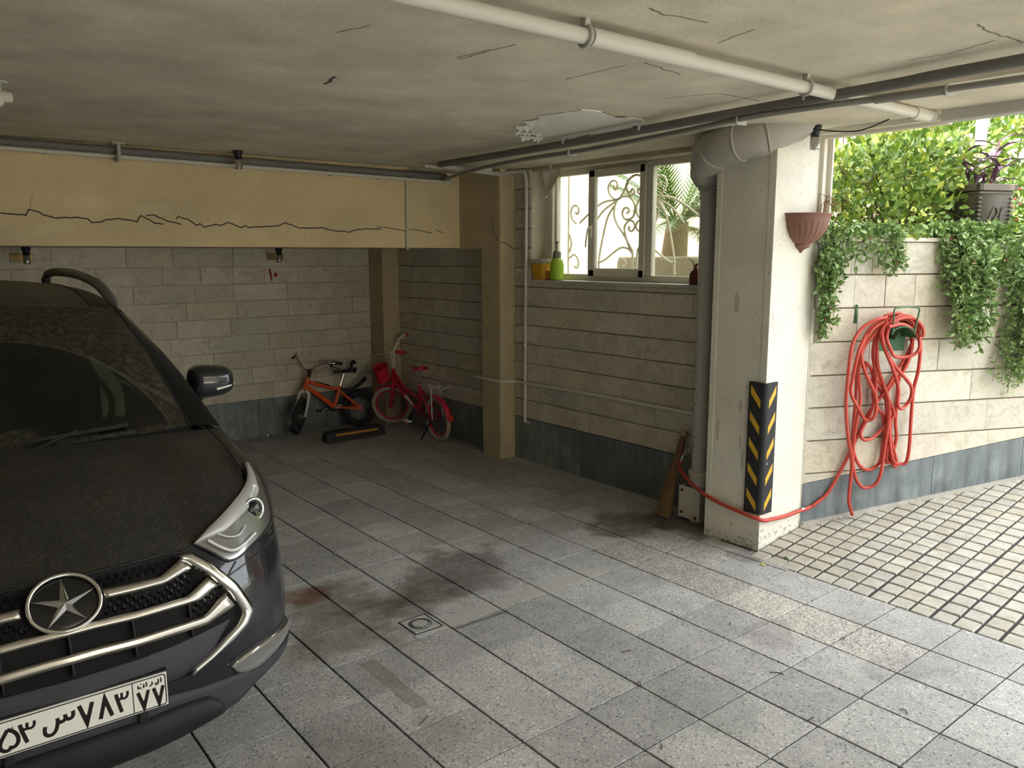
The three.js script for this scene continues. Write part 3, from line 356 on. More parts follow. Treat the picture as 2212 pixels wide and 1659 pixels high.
// ---------------------------------------------------------------- the car (local: x across, y up, -z towards the rear; nose at z = 0)
T.dust = tex(1024, 1024, (u, v, x, y) => { const b = fbm(u * 7, v * 7, 7, 5), s = fbm(u * 190, v * 110, 190, 2), st = fbm(u * 30, v * 3, 3, 3), k = 0.75 + 0.55 * (b - 0.5) + 0.9 * Math.max(0, s - 0.52) * 2 + 0.25 * (st - 0.5) + 0.3 * (speck(x, y, 8) - 0.5); return [54 * k, 53 * k, 48 * k]; });
{
  const paint = phy({ color: lin(0.011, 0.013, 0.018), roughness: 0.3, specularIntensity: 0.3, clearcoat: 1, clearcoatRoughness: 0.05 }), dusty = phy({ map: T.dust, roughness: 0.62, clearcoat: 0.25, clearcoatRoughness: 0.4, bumpMap: T.grain, bumpScale: 0.0002 });
  const trim = std({ color: lin(0.035, 0.039, 0.047), roughness: 0.55, bumpMap: rep(T.grain, 3), bumpScale: 0.0006 }), gloss = std({ color: lin(0.008, 0.008, 0.01), roughness: 0.22 }), matt = std({ color: lin(0.008, 0.008, 0.01), roughness: 0.7 }), voidm = std({ color: lin(0.004, 0.004, 0.005), roughness: 0.95 });
  const tint = phy({ color: lin(0.1, 0.12, 0.09), roughness: 0.05, transmission: 1, thickness: 0 }), clear = phy({ color: lin(0.96, 0.97, 0.98), roughness: 0.03, transmission: 1, thickness: 0 }), silver = std({ color: lin(0.4, 0.4, 0.39), roughness: 0.25, metalness: 0.85 }), pearl = std({ color: lin(0.5, 0.49, 0.46), roughness: 0.45, metalness: 0.3 });
  const satin = std({ color: lin(0.62, 0.6, 0.55), roughness: 0.28, metalness: 1 }), rail = std({ color: lin(0.16, 0.18, 0.17), roughness: 0.5, metalness: 0.3 }), cabin = std({ color: lin(0.018, 0.018, 0.018), roughness: 0.85 });
  const FX = [0, 0.2, 0.4, 0.5, 0.6, 0.7, 0.76, 0.8, 0.83, 0.86, 0.89, 0.905, 0.91, 0.92], FZ = [0, 0.01, 0.05, 0.08, 0.125, 0.2, 0.265, 0.33, 0.4, 0.5, 0.66, 0.85, 1.1, 4.3];
  const GY = [0, 0.22, 0.3, 0.55, 0.7, 0.8, 0.87, 0.95, 1.02, 1.08, 1.2], GZ = [0.12, 0.06, 0.02, 0, 0.03, 0.08, 0.14, 0.21, 0.3, 0.42, 0.8], kk = (y) => interp([0.9, 0.95, 1, 1.05, 1.1], [0, 0.004, 0.02, 0.06, 0.09], y);
  const smooth = (xs, ys, x) => { const h = 0.012; return (interp(xs, ys, x - h) + 2 * interp(xs, ys, x) + interp(xs, ys, x + h)) / 4; };
  const S = (x, y) => smooth(FX, FZ, Math.abs(x) * (1 + kk(y))) + smooth(GY, GZ, y);
  const on = (x, y, d = 0) => { const e = 0.004, sx = (S(x + e, y) - S(x - e, y)) / (2 * e), sy = (S(x, y + e) - S(x, y - e)) / (2 * e), l = Math.hypot(sx, sy, 1); return V(x + sx / l * d, y + sy / l * d, -S(x, y) + d / l); };
  const along = (pts, n) => { const L = [0]; for (let i = 1; i < pts.length; i++) L.push(L[i - 1] + Math.hypot(pts[i][0] - pts[i - 1][0], pts[i][1] - pts[i - 1][1])); const out = []; for (let k = 0; k <= n; k++) { const s = L[L.length - 1] * k / n; out.push([interp(L, pts.map((p) => p[0]), s), interp(L, pts.map((p) => p[1]), s)]); } return out; };
  const mir = (pts, m) => (m < 0 ? pts.map(([x, y]) => [-x, y]) : pts);
  function strip(top, bot, nu, nv, d, th, m = 1, crown = 0) { // a raised band on the nose between two edge lines
    const A = along(mir(top, m), nu), B = along(mir(bot, m), nu), rows = [[0, d - th]]; for (let j = 0; j <= nv; j++) rows.push([j / nv, d + crown * Math.sin(Math.PI * j / nv)]); rows.push([1, d - th]);
    const flip = m < 0, R = rows.length - 1, g = grid(nu + 2, R, (u, v) => { const iu = Math.round(u * (nu + 2)), i = Math.min(nu, Math.max(0, iu - 1)), end = iu === 0 || iu === nu + 2, [t, dd] = rows[Math.round((flip ? v : 1 - v) * R)]; return on(A[i][0] + (B[i][0] - A[i][0]) * t, A[i][1] + (B[i][1] - A[i][1]) * t, end ? d - th : dd); }); return g;
  }
  const car = thing('car', 'dusty black sport utility car with a chrome star emblem on its grille', 'car', [-3.095, 0, -0.4]); car.rotation.y = -0.012;
  const mp = (name, f, mat, parent = car, label) => { for (const m of [1, -1]) part(name, f(m), mat, parent, label); };
  // ---- body shell: nose, wings and sides in one skin
  const xs = []; for (let i = 0; i <= 46; i++) xs.push(0.86 * i / 46); for (const x of [0.868, 0.876, 0.884, 0.892, 0.898, 0.903, 0.907, 0.91, 0.9115, 0.913, 0.9145, 0.916, 0.9175, 0.919, 0.92]) xs.push(x);
  const topY = (x) => interp([0, 0.2, 0.334, 0.371, 0.424, 0.49, 0.555, 0.612, 0.656, 0.694, 0.723, 0.747, 0.758, 0.8, 0.85, 0.89, 0.91, 0.92], [0.872, 0.876, 0.873, 0.864, 0.871, 0.902, 0.925, 0.947, 0.958, 0.972, 0.98, 0.998, 1.018, 1.035, 1.05, 1.06, 1.07, 1.09], Math.abs(x));
  const all = [...xs.slice(1).reverse().map((x) => -x), ...xs], nA = all.length - 1;
  const wheels = [[0.93], [3.6]], arch = (p) => Math.abs(p.x) > 0.7 && wheels.some(([z]) => Math.hypot(-p.z - z, p.y - 0.35) < 0.4);
  let shell = grid(nA, 30, (u, v) => { const xp = all[Math.round(u * nA)], yb = interp([0, 0.45, 0.52, 0.6, 0.8, 0.9, 0.91], [0.29, 0.29, 0.298, 0.333, 0.348, 0.345, 0.3], Math.abs(xp)), y = yb + (topY(xp) - yb) * v, x = xp / (1 + kk(y)); return V(x, y, -(smooth(FX, FZ, Math.abs(xp)) + smooth(GY, GZ, y) * (Math.abs(xp) > 0.9 ? Math.max(0, 1 - (Math.abs(xp) - 0.9) * 60) : 1))); });
  { const p = shell.attributes.position, id = shell.index.array, keep = []; for (let i = 0; i < id.length; i += 3) { const c = V(0, 0, 0); for (let k = 0; k < 3; k++) c.add(V(p.getX(id[i + k]), p.getY(id[i + k]), p.getZ(id[i + k]))); c.divideScalar(3); if (!arch(c)) keep.push(id[i], id[i + 1], id[i + 2]); } shell.setIndex(keep); shell = shell.toNonIndexed(); }
  part('body_shell', shell, paint, car);
  const rearZ = -4.32, tail = grid(20, 16, (u, v) => { const x = (u - 0.5) * 2, w = v < 0.5 ? 0.9 : 0.9 - (v - 0.5) * 0.6, y = 0.3 + v * 1.32; return V(x * w, y, rearZ + 0.12 * x * x + (v > 0.55 ? (v - 0.55) * 0.75 : 0) + 0.02); }); part('tailgate', tail, paint, car); tail.index && tail.setIndex([...tail.index.array].reverse());
  // ---- bonnet and wing tops
  const loft = (a, b) => { const n = 40; return grid(n, 22, (u, v) => { const xp = a + (b - a) * u, ax = Math.abs(xp), y0 = topY(xp), A = V(xp / (1 + kk(y0)), y0, -(smooth(FX, FZ, ax) + smooth(GY, GZ, y0))), sg = Math.sign(xp) || 1; const Bx = ax <= 0.758 ? ax / 0.758 * 0.775 : 0.78 + (ax - 0.758) / 0.132 * 0.06, q = Bx / 0.8, B = V(sg * Bx, 1.105 - 0.025 * q * q, -(1.06 + 0.07 * q * q)), t = v, e = 1 - (1 - t) ** 1.9; return V(A.x + (B.x - A.x) * t, A.y + (B.y - A.y) * e + (ax < 0.76 ? 0.012 * Math.sin(Math.PI * t) * Math.max(0, 1 - Math.abs(ax - 0.55) / 0.12) : 0), A.z + (B.z - A.z) * t); }, (u, v, p) => [p.x * 0.9, p.z * 0.9]); };
  const hood = part('bonnet', loft(-0.756, 0.756), dusty, car, 'dust covered bonnet');
  for (const [a, b] of [[0.76, 0.892], [-0.892, -0.76]]) part('wing_top', loft(a, b), dusty, car);
  part('bonnet_edge', [sweep(Array.from({ length: 41 }, (_, i) => { const x = -0.42 + 0.84 * i / 40; return on(x, topY(x) - 0.004, 0.002); }), 0.006, 6)], matt, hood);
  // ---- cabin
  const wsB = (u) => V(0.735 * u, 1.095 - 0.012 * u * u, -(1.1 + 0.13 * u * u)), wsT = (u) => V(0.585 * u, 1.65 - 0.045 * u * u, -(1.8 + 0.06 * u * u));
  const ws = (u, v) => { const a = wsB(u), b = wsT(u), p = a.lerp(b, v); p.y += 0.035 * Math.sin(Math.PI * v); p.z += 0.02 * Math.sin(Math.PI * v); return p; };
  const screen = part('windscreen', grid(24, 16, (u, v) => ws(u * 2 - 1, v)), tint, car, 'dark tinted windscreen');
  T.film = tex(1024, 512, (u, v, x, y) => { // dust left outside the arc that the wiper swept
    const X = (u * 2 - 1) * 0.735, Y = v * 0.9, d1 = Math.hypot(X - 0.02, Y + 0.02), d2 = Math.hypot(X + 0.72, Y + 0.02), swept = (d1 < 0.62 && d1 > 0.12 && Y > 0.03) || (d2 < 0.62 && Y > 0.03 && X < 0.1), n = fbm(u * 90, v * 60, 90, 3), g = speck(x, y, 12), edge = (d1 > 0.615 && d1 < 0.63) ? 0.25 : 0; const a = swept ? 3 + 12 * Math.max(0, n - 0.5) : 14 + 120 * Math.max(0, n - 0.4) * (0.3 + g) + edge * 90; return [150, 148, 128, a]; });
  part('dust_film', grid(24, 16, (u, v) => ws(u * 2 - 1, v).add(V(0, 0.002, 0.003))), std({ map: T.film, transparent: true, roughness: 0.9, alphaTest: 0 }), screen, 'dust left outside the wiper arc');
  part('shade_band', grid(24, 2, (u, v) => ws(u * 2 - 1, 0.9 + 0.1 * v).add(V(0, -0.004, -0.004))), matt, screen);
  for (const m of [1, -1]) part('seal', sweep(Array.from({ length: 17 }, (_, i) => ws(m * 0.995, i / 16)), 0.007, 6), matt, screen);
  const roofF = (u, v) => { const zz = 1.8 + 2.25 * v, w = interp([1.8, 2.3, 3.2, 4.05], [0.585, 0.6, 0.59, 0.54], zz), y = interp([1.8, 2.0, 2.3, 2.7, 3.2, 3.7, 4.05], [1.65, 1.69, 1.722, 1.742, 1.738, 1.71, 1.66], zz); return V(w * u, y - 0.045 * u * u - 0.02 * u ** 6, -(zz + 0.06 * u * u * (1 - v))); };
  const roof = part('roof', grid(24, 24, (u, v) => roofF(u * 2 - 1, v), (u, v, p) => [p.x, p.z]), dusty, car, 'dusty roof');
  for (const m of [1, -1]) part('roof_groove', sweep(Array.from({ length: 20 }, (_, i) => roofF(m * 0.8, i / 19).add(V(0, 0.0005, 0))), 0.004, 6), matt, roof);
  for (const m of [1, -1]) part('roof_side', grid(2, 24, (u, v) => { const a = roofF(m, v), b = V(m * interp([0, 0.3, 1], [0.655, 0.66, 0.6], v), a.y - 0.075, a.z - 0.02); return a.lerp(b, m > 0 ? u : 1 - u); }), paint, car);
  // pillars and side glass
  const belt = (t, m) => V(m * interp([0, 0.3, 1], [0.835, 0.85, 0.82], t), 1.085 + 0.05 * t, -(1.12 + 3.0 * t)), gut = (t, m) => V(m * interp([0, 0.3, 1], [0.652, 0.66, 0.6], t), interp([0, 0.15, 0.4, 0.7, 1], [1.545, 1.6, 1.648, 1.64, 1.56], t), -(1.85 + 2.15 * t));
  for (const m of [1, -1]) {
    part('windscreen_pillar', grid(3, 16, (u, v) => { const a = ws(m, v), b = belt(0, m).lerp(gut(0, m), v); b.y += 0.03 * Math.sin(Math.PI * v); b.z += 0.015 * Math.sin(Math.PI * v); const p = a.clone().lerp(b, m > 0 ? u : 1 - u); p.y += 0.008 * Math.sin(Math.PI * u); return p; }), paint, car);
    part('side_glass', grid(20, 6, (u, v) => belt(u, m).lerp(gut(u, m), m > 0 ? v : 1 - v)), tint, car);
    for (const t of [0.02, 0.42, 0.74, 0.98]) part('door_pillar', grid(2, 8, (u, v) => belt(t + (u - 0.5) * 0.03, m).lerp(gut(t + (u - 0.5) * 0.03, m), m > 0 ? v : 1 - v).add(V(m * 0.004, 0, 0))), gloss, car);
    // roof rail
    const rp = [[0.588, 1.61, 1.84], [0.584, 1.645, 1.95], [0.58, 1.69, 2.08], [0.575, 1.735, 2.3], [0.565, 1.768, 2.75], [0.56, 1.775, 3.2], [0.555, 1.768, 3.55], [0.55, 1.745, 3.72], [0.55, 1.69, 3.78]].map(([x, y, z]) => V(m * x, y, -z));
    const rl = spline(rp, 40), rg = sweep(rl, (t) => 0.027 * Math.min(1, 0.12 + t * 7), 8); part('roof_rail', rg, rail, car, 'grey roof rail'); part('rail_foot', rbx(m * 0.545 - 0.02, m * 0.545 + 0.02, 1.68, 1.73, -3.83, -3.72, 0.008), matt, car);
  }
  part('cowl', grid(24, 3, (u, v) => { const q = u * 2 - 1, a = V(0.775 * q, 1.09 - 0.02 * q * q, -(1.045 + 0.07 * q * q)), b = wsB(q * 0.99).add(V(0, 0.004, -0.02)); return a.lerp(b, v).add(V(0, -0.028 * Math.sin(Math.PI * v), 0)); }), matt, car);
  for (const [x0, x1, u0, u1] of [[0.02, 0.5, 0.05, 0.62], [-0.66, -0.1, -0.9, -0.1]]) { const w = part('wiper', sweep(Array.from({ length: 14 }, (_, i) => ws(u0 + (u1 - u0) * i / 13, 0.035 + 0.02 * i / 13).add(V(0, 0.012, 0.015))), 0.008, 6), cabin, car); part('wiper_arm', rod(V(u0 * 0.73 + 0.02, 1.09, -1.09), ws((u0 + u1) / 2, 0.05).add(V(0, 0.02, 0.02)), 0.007, 6), cabin, w); }
  // interior
  part('dashboard', rbx(-0.68, 0.68, 0.9, 1.075, -1.75, -1.25, 0.05, 4), cabin, car);
  part('steering_wheel', place(new THREE.TorusGeometry(0.185, 0.016, 8, 32), [0.36, 1.12, -1.95], [-0.45, 0, 0]), cabin, car);
  for (const x of [0.36, -0.36]) { const st = part('seat', [rbx(x - 0.25, x + 0.25, 0.55, 0.7, -2.75, -2.2, 0.06, 4), place(rbx(-0.25, 0.25, 0, 0.62, -0.08, 0.08, 0.06, 4), [x, 0.68, -2.78], [-0.2, 0, 0])], cabin, car); part('headrest', rbx(x - 0.13, x + 0.13, 1.33, 1.5, -3.0, -2.88, 0.04, 3), cabin, st); }
  part('cabin_floor', bx(-0.8, 0.8, 0.3, 0.5, -4.2, -1.1), cabin, car);
  part('rear_view_mirror', rbx(-0.12, 0.12, 1.5, 1.57, -1.86, -1.83, 0.015), cabin, car);
  // ---- grille
  const gTop = (x) => interp([0, 0.365, 0.372, 0.434, 0.511, 0.546, 0.56], [0.862, 0.858, 0.834, 0.787, 0.698, 0.64, 0.622], Math.abs(x)), gBot = (x) => interp([0, 0.34, 0.447, 0.526, 0.546, 0.56], [0.476, 0.478, 0.53, 0.588, 0.61, 0.62], Math.abs(x));
  const gx = Array.from({ length: 57 }, (_, i) => -0.556 + 1.112 * i / 56), grille = part('grille', strip(gx.map((x) => [x, gTop(x)]), gx.map((x) => [x, gBot(x)]), 56, 10, 0.004, 0.004), voidm, car, 'black honeycomb grille');
  { const cells = [], b2 = (x) => interp([0, 0.36, 0.46], [0.73, 0.717, 0.742], Math.abs(x)), hex = (x, y, w, h, d) => { const c = on(x, y - 0.004, d + 0.012), ring = [[-w, 0], [-w * 0.4, h], [w * 0.4, h], [w, 0], [w * 0.4, -h], [-w * 0.4, -h]].map(([a, b]) => on(x + a, y + b, d)), pos = []; for (let i = 0; i < 6; i++) { const p = ring[(i + 1) % 6], q = ring[i]; pos.push(c.x, c.y, c.z, p.x, p.y, p.z, q.x, q.y, q.z); } const g = new THREE.BufferGeometry(); g.setAttribute('position', new THREE.Float32BufferAttribute(pos, 3)); g.computeVertexNormals(); return g; };
    for (let j = 0; j < 15; j++) for (let i = -22; i <= 22; i++) { const x = i * 0.0255 + (j % 2 ? 0.01275 : 0), y = 0.66 + j * 0.0145, ax = Math.abs(x); if (y > gTop(x) - 0.008 || ax > 0.53 || Math.hypot(x / 0.118, (y - 0.8) / 0.085) < 1) continue; const lo = interp([0, 0.29, 0.37], [0.82, 0.815, 0.838], ax), up = y > lo + 0.012 && ax < 0.37, mid = y < lo - 0.026 && y > b2(x) + 0.024 && ax < 0.44, low = ax > 0.37 && y < b2(x) - 0.006 && y > 0.672; if (up || mid || low) cells.push(hex(x, y, 0.0115, 0.0095, 0.003)); }
    part('honeycomb', cells, gloss, grille); }
  mp('grille_bar', (m) => strip([[0.112, 0.818], [0.2, 0.815], [0.29, 0.811], [0.36, 0.838]], [[0.112, 0.796], [0.2, 0.794], [0.297, 0.79], [0.392, 0.808]], 16, 3, 0.02, 0.018, m, 0.003), satin, grille, 'chrome grille bar');
  part('grille_bar', strip([[-0.437, 0.77], [-0.391, 0.748], [-0.356, 0.734], [-0.071, 0.745], [0.071, 0.745], [0.356, 0.734], [0.391, 0.748], [0.437, 0.77]], [[-0.468, 0.735], [-0.4, 0.712], [-0.365, 0.712], [-0.068, 0.723], [0.068, 0.723], [0.365, 0.712], [0.4, 0.712], [0.468, 0.735]], 40, 3, 0.022, 0.02, 1, 0.001), satin, grille, 'chrome grille bar');
  part('grille_bar', strip([[-0.487, 0.706], [-0.407, 0.66], [-0.06, 0.675], [0.06, 0.675], [0.407, 0.66], [0.487, 0.706]], [[-0.516, 0.656], [-0.411, 0.632], [-0.058, 0.647], [0.058, 0.647], [0.411, 0.632], [0.516, 0.656]], 40, 3, 0.022, 0.02, 1, 0.001), satin, grille, 'chrome grille bar');
  for (const x of [-0.36, -0.18, 0, 0.18, 0.36]) for (const [y0, y1] of [[0.672, 0.735], [0.61, 0.655]]) part('fin', strip([[x - 0.003, y1], [x + 0.003, y1]], [[x - 0.003, y0], [x + 0.003, y0]], 1, 2, 0.018, 0.014), matt, grille);
  part('lower_panel', strip([[-0.5, 0.615], [-0.3, 0.6], [0, 0.598], [0.3, 0.6], [0.5, 0.615]], [[-0.42, 0.535], [-0.33, 0.49], [0, 0.482], [0.33, 0.49], [0.42, 0.535]], 40, 4, 0.012, 0.01), trim, grille);
  mp('chrome_surround', (m) => strip([[0.363, 0.848], [0.402, 0.847], [0.472, 0.793], [0.536, 0.719], [0.578, 0.643], [0.59, 0.611], [0.56, 0.571], [0.462, 0.536], [0.337, 0.481]], [[0.358, 0.834], [0.376, 0.83], [0.436, 0.783], [0.509, 0.698], [0.54, 0.632], [0.545, 0.615], [0.524, 0.594], [0.447, 0.553], [0.352, 0.51]], 44, 3, 0.026, 0.026, m, 0.008), M.chrome, car, 'chrome angled grille surround');
  mp('surround_gap', (m) => strip([[0.412, 0.85], [0.477, 0.797], [0.545, 0.715], [0.588, 0.63], [0.588, 0.59], [0.538, 0.55], [0.332, 0.476]], [[0.395, 0.838], [0.46, 0.785], [0.525, 0.71], [0.567, 0.63], [0.567, 0.6], [0.52, 0.565], [0.345, 0.495]], 40, 1, 0.003, 0.003, m), matt, car);
  // ---- emblem
  { const em = part('emblem', sweep(Array.from({ length: 65 }, (_, i) => { const a = i / 64 * Math.PI * 2; return on(0.004 + 0.098 * Math.cos(a), 0.806 + 0.069 * Math.sin(a), 0.026); }), 0.0065, 8, false), M.chrome, car, 'chrome five pointed star in an oval ring');
    part('emblem_plate', strip(Array.from({ length: 21 }, (_, i) => [0.004 - 0.104 + 0.208 * i / 20, 0.806 + 0.074 * Math.sqrt(Math.max(0.0004, 1 - (1 - i / 10) ** 2))]), Array.from({ length: 21 }, (_, i) => [0.004 - 0.104 + 0.208 * i / 20, 0.806 - 0.074 * Math.sqrt(Math.max(0.0004, 1 - (1 - i / 10) ** 2))]), 20, 6, 0.017, 0.012), gloss, em);
    const pos = [], P = (a, r, d) => on(0.004 + 0.092 * r * Math.sin(a), 0.806 + 0.064 * r * Math.cos(a), d), c = P(0, 0, 0.034); for (let k = 0; k < 5; k++) { const a = k * Math.PI * 2 / 5, t = P(a, 0.98, 0.024), l = P(a - Math.PI / 5, 0.22, 0.021), r = P(a + Math.PI / 5, 0.22, 0.021); for (const q of [[c, t, l], [c, r, t]]) for (const p of q) pos.push(p.x, p.y, p.z); } const g = new THREE.BufferGeometry(); g.setAttribute('position', new THREE.Float32BufferAttribute(pos, 3)); g.computeVertexNormals(); part('star', g, M.chrome, em); }
  // ---- lamps
  const hlT = [[0.429, 0.874], [0.49, 0.902], [0.555, 0.925], [0.612, 0.947], [0.656, 0.958], [0.694, 0.972], [0.723, 0.982], [0.747, 1.0], [0.76, 1.02]], hlB = [[0.432, 0.87], [0.482, 0.834], [0.522, 0.802], [0.545, 0.79], [0.58, 0.79], [0.663, 0.807], [0.757, 0.822], [0.806, 0.83], [0.826, 0.87], [0.836, 0.93], [0.822, 0.99]];
  const shr = (pts, o, k) => pts.map((p, i) => { const q = along(o, pts.length - 1)[i]; return [p[0] + (q[0] - p[0]) * k, p[1] + (q[1] - p[1]) * k]; });
  for (const m of [1, -1]) {
    const h = part('headlamp', strip(hlT, hlB, 36, 8, 0.003, 0.003, m), silver, car, 'silver headlamp with a clear cover');
    part('upper_reflector', strip(hlT, shr(hlT, hlB, 0.34), 36, 3, 0.012, 0.008, m, 0.004), pearl, h);
    part('headlamp_rim', sweep([...along(mir(hlT, m), 30), ...along(mir(hlB, m), 30).reverse()].map(([x, y]) => on(x, y, 0.004)), 0.0045, 6, false), gloss, h);
    part('running_light', sweep(spline(mir([[0.478, 0.868], [0.51, 0.842], [0.545, 0.82], [0.575, 0.815], [0.62, 0.822], [0.67, 0.832]], m).map(([x, y]) => on(x, y, 0.012)), 30), 0.0055, 8), std({ color: lin(0.9, 0.9, 0.88), roughness: 0.2 }), h);
    part('running_light', sweep(spline(mir([[0.52, 0.876], [0.56, 0.856], [0.6, 0.852], [0.64, 0.868]], m).map(([x, y]) => on(x, y, 0.012)), 30), 0.003, 8), std({ color: lin(0.8, 0.8, 0.78), roughness: 0.2 }), h);
    const pc = on(m * 0.705, 0.9, 0.002), nn = on(m * 0.705, 0.9, 1).sub(pc).normalize(), qq = new THREE.Quaternion().setFromUnitVectors(V(0, 0, 1), V(nn.x * 0.5, nn.y * 0.3, 1).normalize());
    const lens = new THREE.SphereGeometry(0.036, 20, 12, 0, Math.PI * 2, 0, Math.PI / 2).rotateX(Math.PI / 2); lens.scale(1, 1, 0.6).applyQuaternion(qq).translate(pc.x, pc.y, pc.z); part('projector_lens', lens, gloss, h);
    part('projector_ring', new THREE.TorusGeometry(0.042, 0.007, 8, 28).applyQuaternion(qq).translate(pc.x, pc.y, pc.z + 0.004), M.chrome, h);
    part('lamp_cover', strip(hlT, hlB, 36, 8, 0.018, 0.012, m), clear, h);
    const fT = [[0.494, 0.442], [0.52, 0.45], [0.602, 0.46], [0.688, 0.453], [0.76, 0.438], [0.805, 0.425]], fB = [[0.496, 0.436], [0.515, 0.405], [0.56, 0.381], [0.64, 0.37], [0.72, 0.375], [0.812, 0.395]];
    const fg = part('fog_lamp', strip(fT, fB, 24, 4, 0.012, 0.014, m, 0.006), M.chrome, car, 'clear fog lamp in a chrome rim'); part('fog_lens', strip(shr(fT, fB, 0.05), shr(fT, fB, 0.62), 24, 4, 0.02, 0.01, m, 0.004), std({ color: lin(0.72, 0.72, 0.72), roughness: 0.22, metalness: 0.6, bumpMap: rep(T.grain, 2), bumpScale: 0.006 }), fg);
    part('fog_gap', strip(fT.map(([x, y]) => [x, y + 0.016]), fT, 24, 1, 0.003, 0.003, m), matt, car);
    part('crease', sweep(along(mir([[0.566, 0.782], [0.522, 0.748], [0.61, 0.764], [0.7, 0.774], [0.78, 0.78]], m), 30).map(([x, y]) => on(x, y, 0.0005)), 0.0035, 5), paint, car);
    part('washer_cap', strip([[0.748, 0.805], [0.79, 0.808]], [[0.75, 0.78], [0.79, 0.783]], 4, 3, 0.004, 0.004, m), paint, car);
  }
  // ---- lower bumper, chin, number plate
  const loT = [[-0.87, 0.358], [-0.8, 0.362], [-0.7, 0.374], [-0.6, 0.37], [-0.52, 0.4], [-0.475, 0.404], [-0.384, 0.414], [-0.27, 0.434], [0.27, 0.434], [0.384, 0.414], [0.475, 0.404], [0.52, 0.4], [0.6, 0.37], [0.7, 0.374], [0.8, 0.362], [0.87, 0.358]], loB = [[-0.87, 0.35], [-0.8, 0.346], [-0.6, 0.33], [-0.52, 0.295], [-0.44, 0.285], [0.44, 0.285], [0.52, 0.295], [0.6, 0.33], [0.8, 0.346], [0.87, 0.35]];
  part('lower_bumper', strip(loT, loB, 70, 5, 0.014, 0.014), trim, car, 'matt grey lower bumper');
  part('chin', strip([[-0.44, 0.345], [-0.4, 0.38], [-0.3, 0.392], [0, 0.4], [0.3, 0.392], [0.4, 0.38], [0.44, 0.345]], [[-0.445, 0.298], [-0.3, 0.285], [0, 0.28], [0.3, 0.285], [0.445, 0.298]], 40, 6, 0.03, 0.03, 1, 0.018), matt, car, 'black chin strip');
  part('underbody', bx(-0.55, 0.55, 0.2, 0.32, -4.1, -0.5), matt, car);
  T.plate = canvasTex(1040, 224, (c) => {
    const s = 2; c.fillStyle = '#f3f1ea'; c.fillRect(0, 0, 1040, 224); c.strokeStyle = '#14141a'; c.lineWidth = 7; c.beginPath(); c.roundRect(8, 8, 1024, 208, 16); c.stroke(); c.fillStyle = '#1c3f9a'; c.fillRect(12, 12, 78, 200); c.lineWidth = 6; c.beginPath(); c.moveTo(834, 10); c.lineTo(834, 214); c.stroke();
    c.strokeStyle = '#15130f'; c.lineJoin = 'miter'; c.lineCap = 'butt'; const st = (w, ...ls) => { c.lineWidth = w; for (const l of ls) { c.beginPath(); l.forEach((p, i) => (i ? c.lineTo(p[0], p[1]) : c.moveTo(p[0], p[1]))); c.stroke(); } };
    const seven = (x, y, w, h, k = 24) => st(k, [[x + k * 0.35, y], [x + w * 0.5, y + h - 4], [x + w - k * 0.35, y]], [[x + w * 0.5, y + h * 0.55], [x + w * 0.5, y + h]]), eight = (x, y, w, h, k = 24) => st(k, [[x + k * 0.35, y + h], [x + w * 0.48, y + 6], [x + w - k * 0.35, y + h]], [[x + w * 0.48, y], [x + w * 0.48, y + h * 0.4]]);
    const three = (x, y, w, h, k = 22) => { st(k, [[x + k * 0.4, y], [x + k * 0.7, y + h * 0.3], [x + w * 0.42, y + h]]); c.lineWidth = k * 0.72; c.beginPath(); c.moveTo(x + k * 0.4, y + h * 0.12); c.quadraticCurveTo(x + w * 0.25, y + h * 0.36, x + w * 0.48, y + h * 0.3); c.lineTo(x + w * 0.5, y); c.moveTo(x + w * 0.48, y + h * 0.3); c.quadraticCurveTo(x + w * 0.95, y + h * 0.42, x + w * 0.9, y); c.stroke(); };
    c.lineWidth = 22; c.beginPath(); c.moveTo(150, 60); c.bezierCurveTo(230, 96, 204, 196, 160, 176); c.bezierCurveTo(148, 206, 92, 186, 112, 132); c.bezierCurveTo(122, 104, 140, 84, 152, 60); c.stroke();           // 5
    three(206, 52, 92, 126); seven(520, 48, 90, 132); eight(632, 48, 84, 132); three(728, 48, 84, 130);
    c.lineWidth = 22; c.beginPath(); c.moveTo(494, 66); c.quadraticCurveTo(500, 112, 470, 112); c.quadraticCurveTo(452, 110, 450, 74); c.moveTo(452, 96); c.quadraticCurveTo(448, 116, 424, 116); c.quadraticCurveTo(410, 112, 408, 84); c.moveTo(410, 100); c.quadraticCurveTo(402, 184, 360, 180); c.quadraticCurveTo(326, 172, 342, 116); c.stroke();   // letter
    seven(856, 84, 78, 116, 22); seven(950, 84, 74, 116, 22);
    st(9, [[1006, 26], [1006, 58]], [[990, 30], [990, 56], [966, 56]], [[952, 36], [952, 54], [934, 64]], [[918, 26], [918, 58]], [[902, 34], [902, 56], [868, 56], [868, 36]]); c.fillStyle = '#15130f'; for (const [x, y] of [[984, 66], [974, 66], [885, 30]]) c.fillRect(x - 4, y - 4, 8, 8);
  });
  { const pl = part('number_plate', rbx(-0.26, 0.26, 0.43, 0.545, 0.008, 0.014, 0.003), std({ color: lin(0.78, 0.77, 0.72), roughness: 0.4 }), car, 'white number plate with black Persian digits');
    const face = new THREE.PlaneGeometry(0.516, 0.111).translate(0, 0.4875, 0.0146); part('plate_print', face, std({ map: T.plate, roughness: 0.3 }), pl); part('plate_holder', [rbx(-0.265, 0.265, 0.424, 0.55, -0.03, 0.009, 0.004), rbx(-0.2, -0.17, 0.39, 0.43, -0.03, 0.006, 0.004), rbx(0.17, 0.2, 0.39, 0.43, -0.03, 0.006, 0.004)], matt, pl);
    for (const x of [-0.168, 0.182]) part('screw', new THREE.SphereGeometry(0.0045, 8, 6).translate(x, 0.515, 0.0146), M.steel, pl); }
